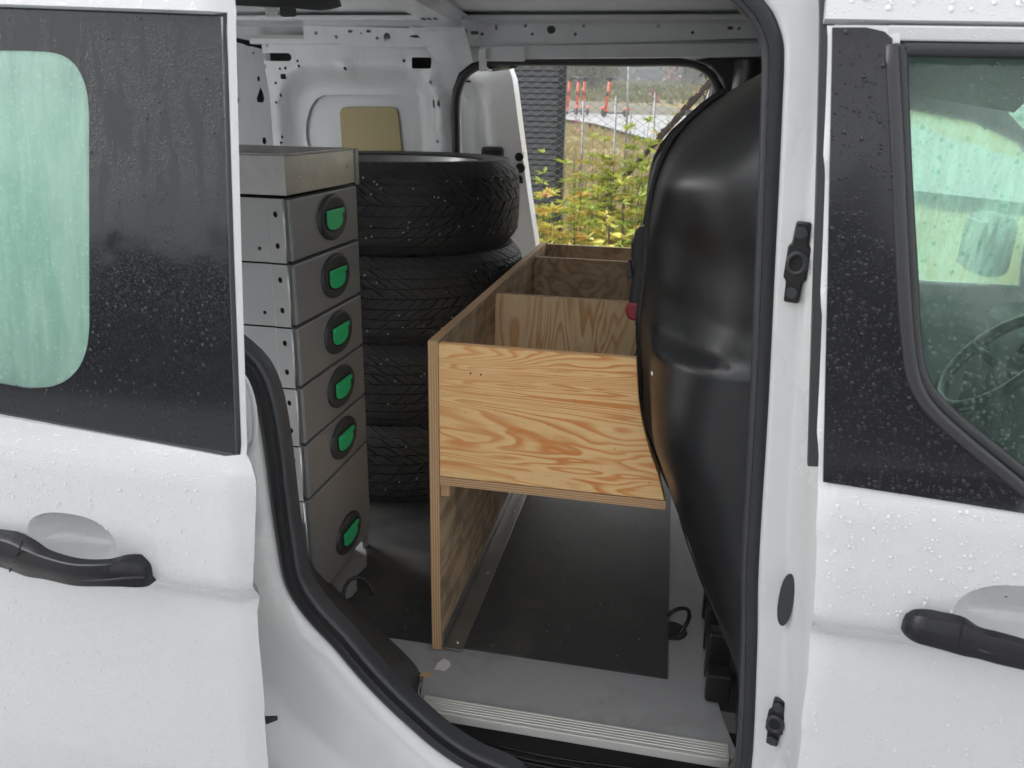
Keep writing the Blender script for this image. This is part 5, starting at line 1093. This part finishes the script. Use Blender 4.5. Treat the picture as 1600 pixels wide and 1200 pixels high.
# car, board and bank further up
YC = 96; xa, xb_ = atY(994, 125, YC).x, atY(1041, 125, YC).x; zr = gz(0, YC) + .03; xm = (xa + xb_) / 2
car = thing('parked_car', (xm, YC, zr), 'dark grey estate car far up the road under the trees', 'car')
sec = [(-2.2, .35), (-2.25, .75), (-2.1, 1.0), (-1.75, 1.45), (-.6, 1.52), (.5, 1.48), (1.2, 1.05), (2.0, .92), (2.25, .70), (2.2, .35)]
mk('body', MB().prism([(xm + a, YC - .85, zr + b) for a, b in sec], (0, 1.7, 0)), 'carp', car, bevel=.08, seg=3, smooth=True)
for a0, a1 in ((-1.75, -.85), (-.78, .05), (.12, .95)): mk('side_window', MB().prism([(xm + a, YC - .858, zr + b) for a, b in ((a0, 1.02), (a1, 1.02), (min(a1, .62), 1.40), (a0 + .1, 1.40))], (0, .012, 0)), 'gloss', car)
for a in (-1.4, 1.4): w = mk('wheel', MB().lathe([(.12, -.1), (.3, -.1), (.33, 0), (.3, .1), (.12, .1)], 20, (xm + a, YC - .80, zr + .33), 'y'), 'tyre', car, smooth=True); mk('rim', MB().lathe([(0, -.11), (.2, -.11), (.2, 0), (0, 0)], 16, (xm + a, YC - .80, zr + .33), 'y'), 'rim', w)
for px, lab, m, z0_, z1_, w_, nm in ((1058, 'white upright board beside the far road', 'white', .6, 4.2, .75, 'sign_board'), (1051, 'small red board low beside the white far board', 'pink', .0, 2.0, 1.3, 'red_board')):
    p = atY(px, 128, 93); zz = gz(0, 93); t_ = thing(nm, (p.x, 93, zz), lab, 'sign'); mk('board', MB().box((p.x - w_ / 2, 93, zz + max(.4, z0_)), (p.x + w_ / 2, 93.12, zz + z1_)), m, t_, bevel=.02); mk('leg', MB().box((p.x - .06, 93.03, zz - .1), (p.x + .06, 93.09, zz + max(.4, z0_) + .1)), 'post', t_)
# shrubs on the slope
MT['lb'] = mat_leaf('muted_bush_leaf', [(.09, .11, .045), (.13, .14, .06), (.17, .16, .07), (.10, .12, .05)])
def bush(px, Y, w, h, m, label, n=1500, leaf=.22):
    x = atY(px, 150, Y).x; z = gz(0, Y); o = thing('shrub', (x, Y, z), label, 'shrub', 'shrubs on the slope above the path'); lf = MB(); st = MB()
    lobes = [(Vector((random.gauss(0, .35) * w, random.gauss(0, .3) * w, random.uniform(.3, .75) * h)), random.uniform(.25, .45)) for _ in range(9)]
    for c, r in lobes: st.tube([(x, Y, z), (x + c.x * .5, Y + c.y * .5, z + c.z * .6), (x + c.x, Y + c.y, z + c.z)], .04, 5)
    for k in range(n):
        c, r = random.choice(lobes); v = rv().normalized() * random.uniform(.6, 1.05); leafmesh(lf, Vector((x, Y, z)) + c + Vector((v.x * r * w, v.y * r * w, v.z * r * h)), rv(), Vector((0, 0, 1)), leaf, leaf * .55)
    mk('trunk', st, 'bark', o); mk('crown', lf, m, o)
bush(928, 42, 3.6, 4.4, 'lb', 'rounded muted green shrub on the slope behind the grouped scooters', 2600, .24); bush(898, 48, 3.8, 3.9, 'ld', 'dark shrub on the slope close to the shed', 2000, .26)
bush(1075, 60, 3.5, 3.0, 'lb', 'shrub on the slope near the thick post', 1500, .3); 
lf = MB()
for k in range(26000):
    y = random.uniform(104, 128); x = random.uniform(-70, 26); z = gz(0, y) + abs(random.gauss(0, 1)) * 7 * (.7 + .3 * sin(x * .31) + .25 * sin(x * .77 + 1)); leafmesh(lf, Vector((x, y, z)), rv(), Vector((0, 0, 1)), random.uniform(.9, 1.9), .9)
stuff(tag(mk('woodland', lf, 'ld'), 'dim grey-green woodland on the hill behind the far road', 'woodland'))
lf = MB()
for k in range(16000):
    x, y = random.uniform(-12, 2), random.uniform(30.3, 78); leafmesh(lf, Vector((x * y / 36, y, gz(0, y) + random.uniform(0, .35))), rv(), Vector((0, 0, 1)), .3, .1)
stuff(tag(mk('slope_scrub', lf, 'lb'), 'muted green and tan scrub covering the slope above the concrete wall', 'scrub'))
# trees across the parking behind the photographer: they darken the reflections in the van's glass
lf = MB()
for k in range(30000):
    x = random.uniform(-34, 30); top = 4.6 + 1.6 * sin(x * .5) + 1.0 * sin(x * 1.3 + 2); y = -17 - random.uniform(0, 4); z = random.uniform(0, 1) ** .8 * top; leafmesh(lf, Vector((x, y, z)), rv(), Vector((0, 0, 1)), random.uniform(.3, .75), .32)
stuff(tag(mk('hedge_row', lf, 'ld'), 'dark row of trees reflected in the black glass of the van', 'trees'))

# ------------------------------------------------------------------ rain-laden air
hz = bpy.data.materials.new('rain_haze'); hz.use_nodes = True; hz.node_tree.nodes.clear()
_o = hz.node_tree.nodes.new('ShaderNodeOutputMaterial'); _v = hz.node_tree.nodes.new('ShaderNodeVolumePrincipled')
_v.inputs['Color'].default_value = (.90, .93, .95, 1); _v.inputs['Density'].default_value = .0035; hz.node_tree.links.new(_v.outputs[0], _o.inputs['Volume'])
MT['haze'] = hz
stuff(tag(mk('haze', MB().box((-320, -310, -1), (320, 410, 62)), 'haze'), 'thin rainy haze paling the distant hillside', 'haze'))
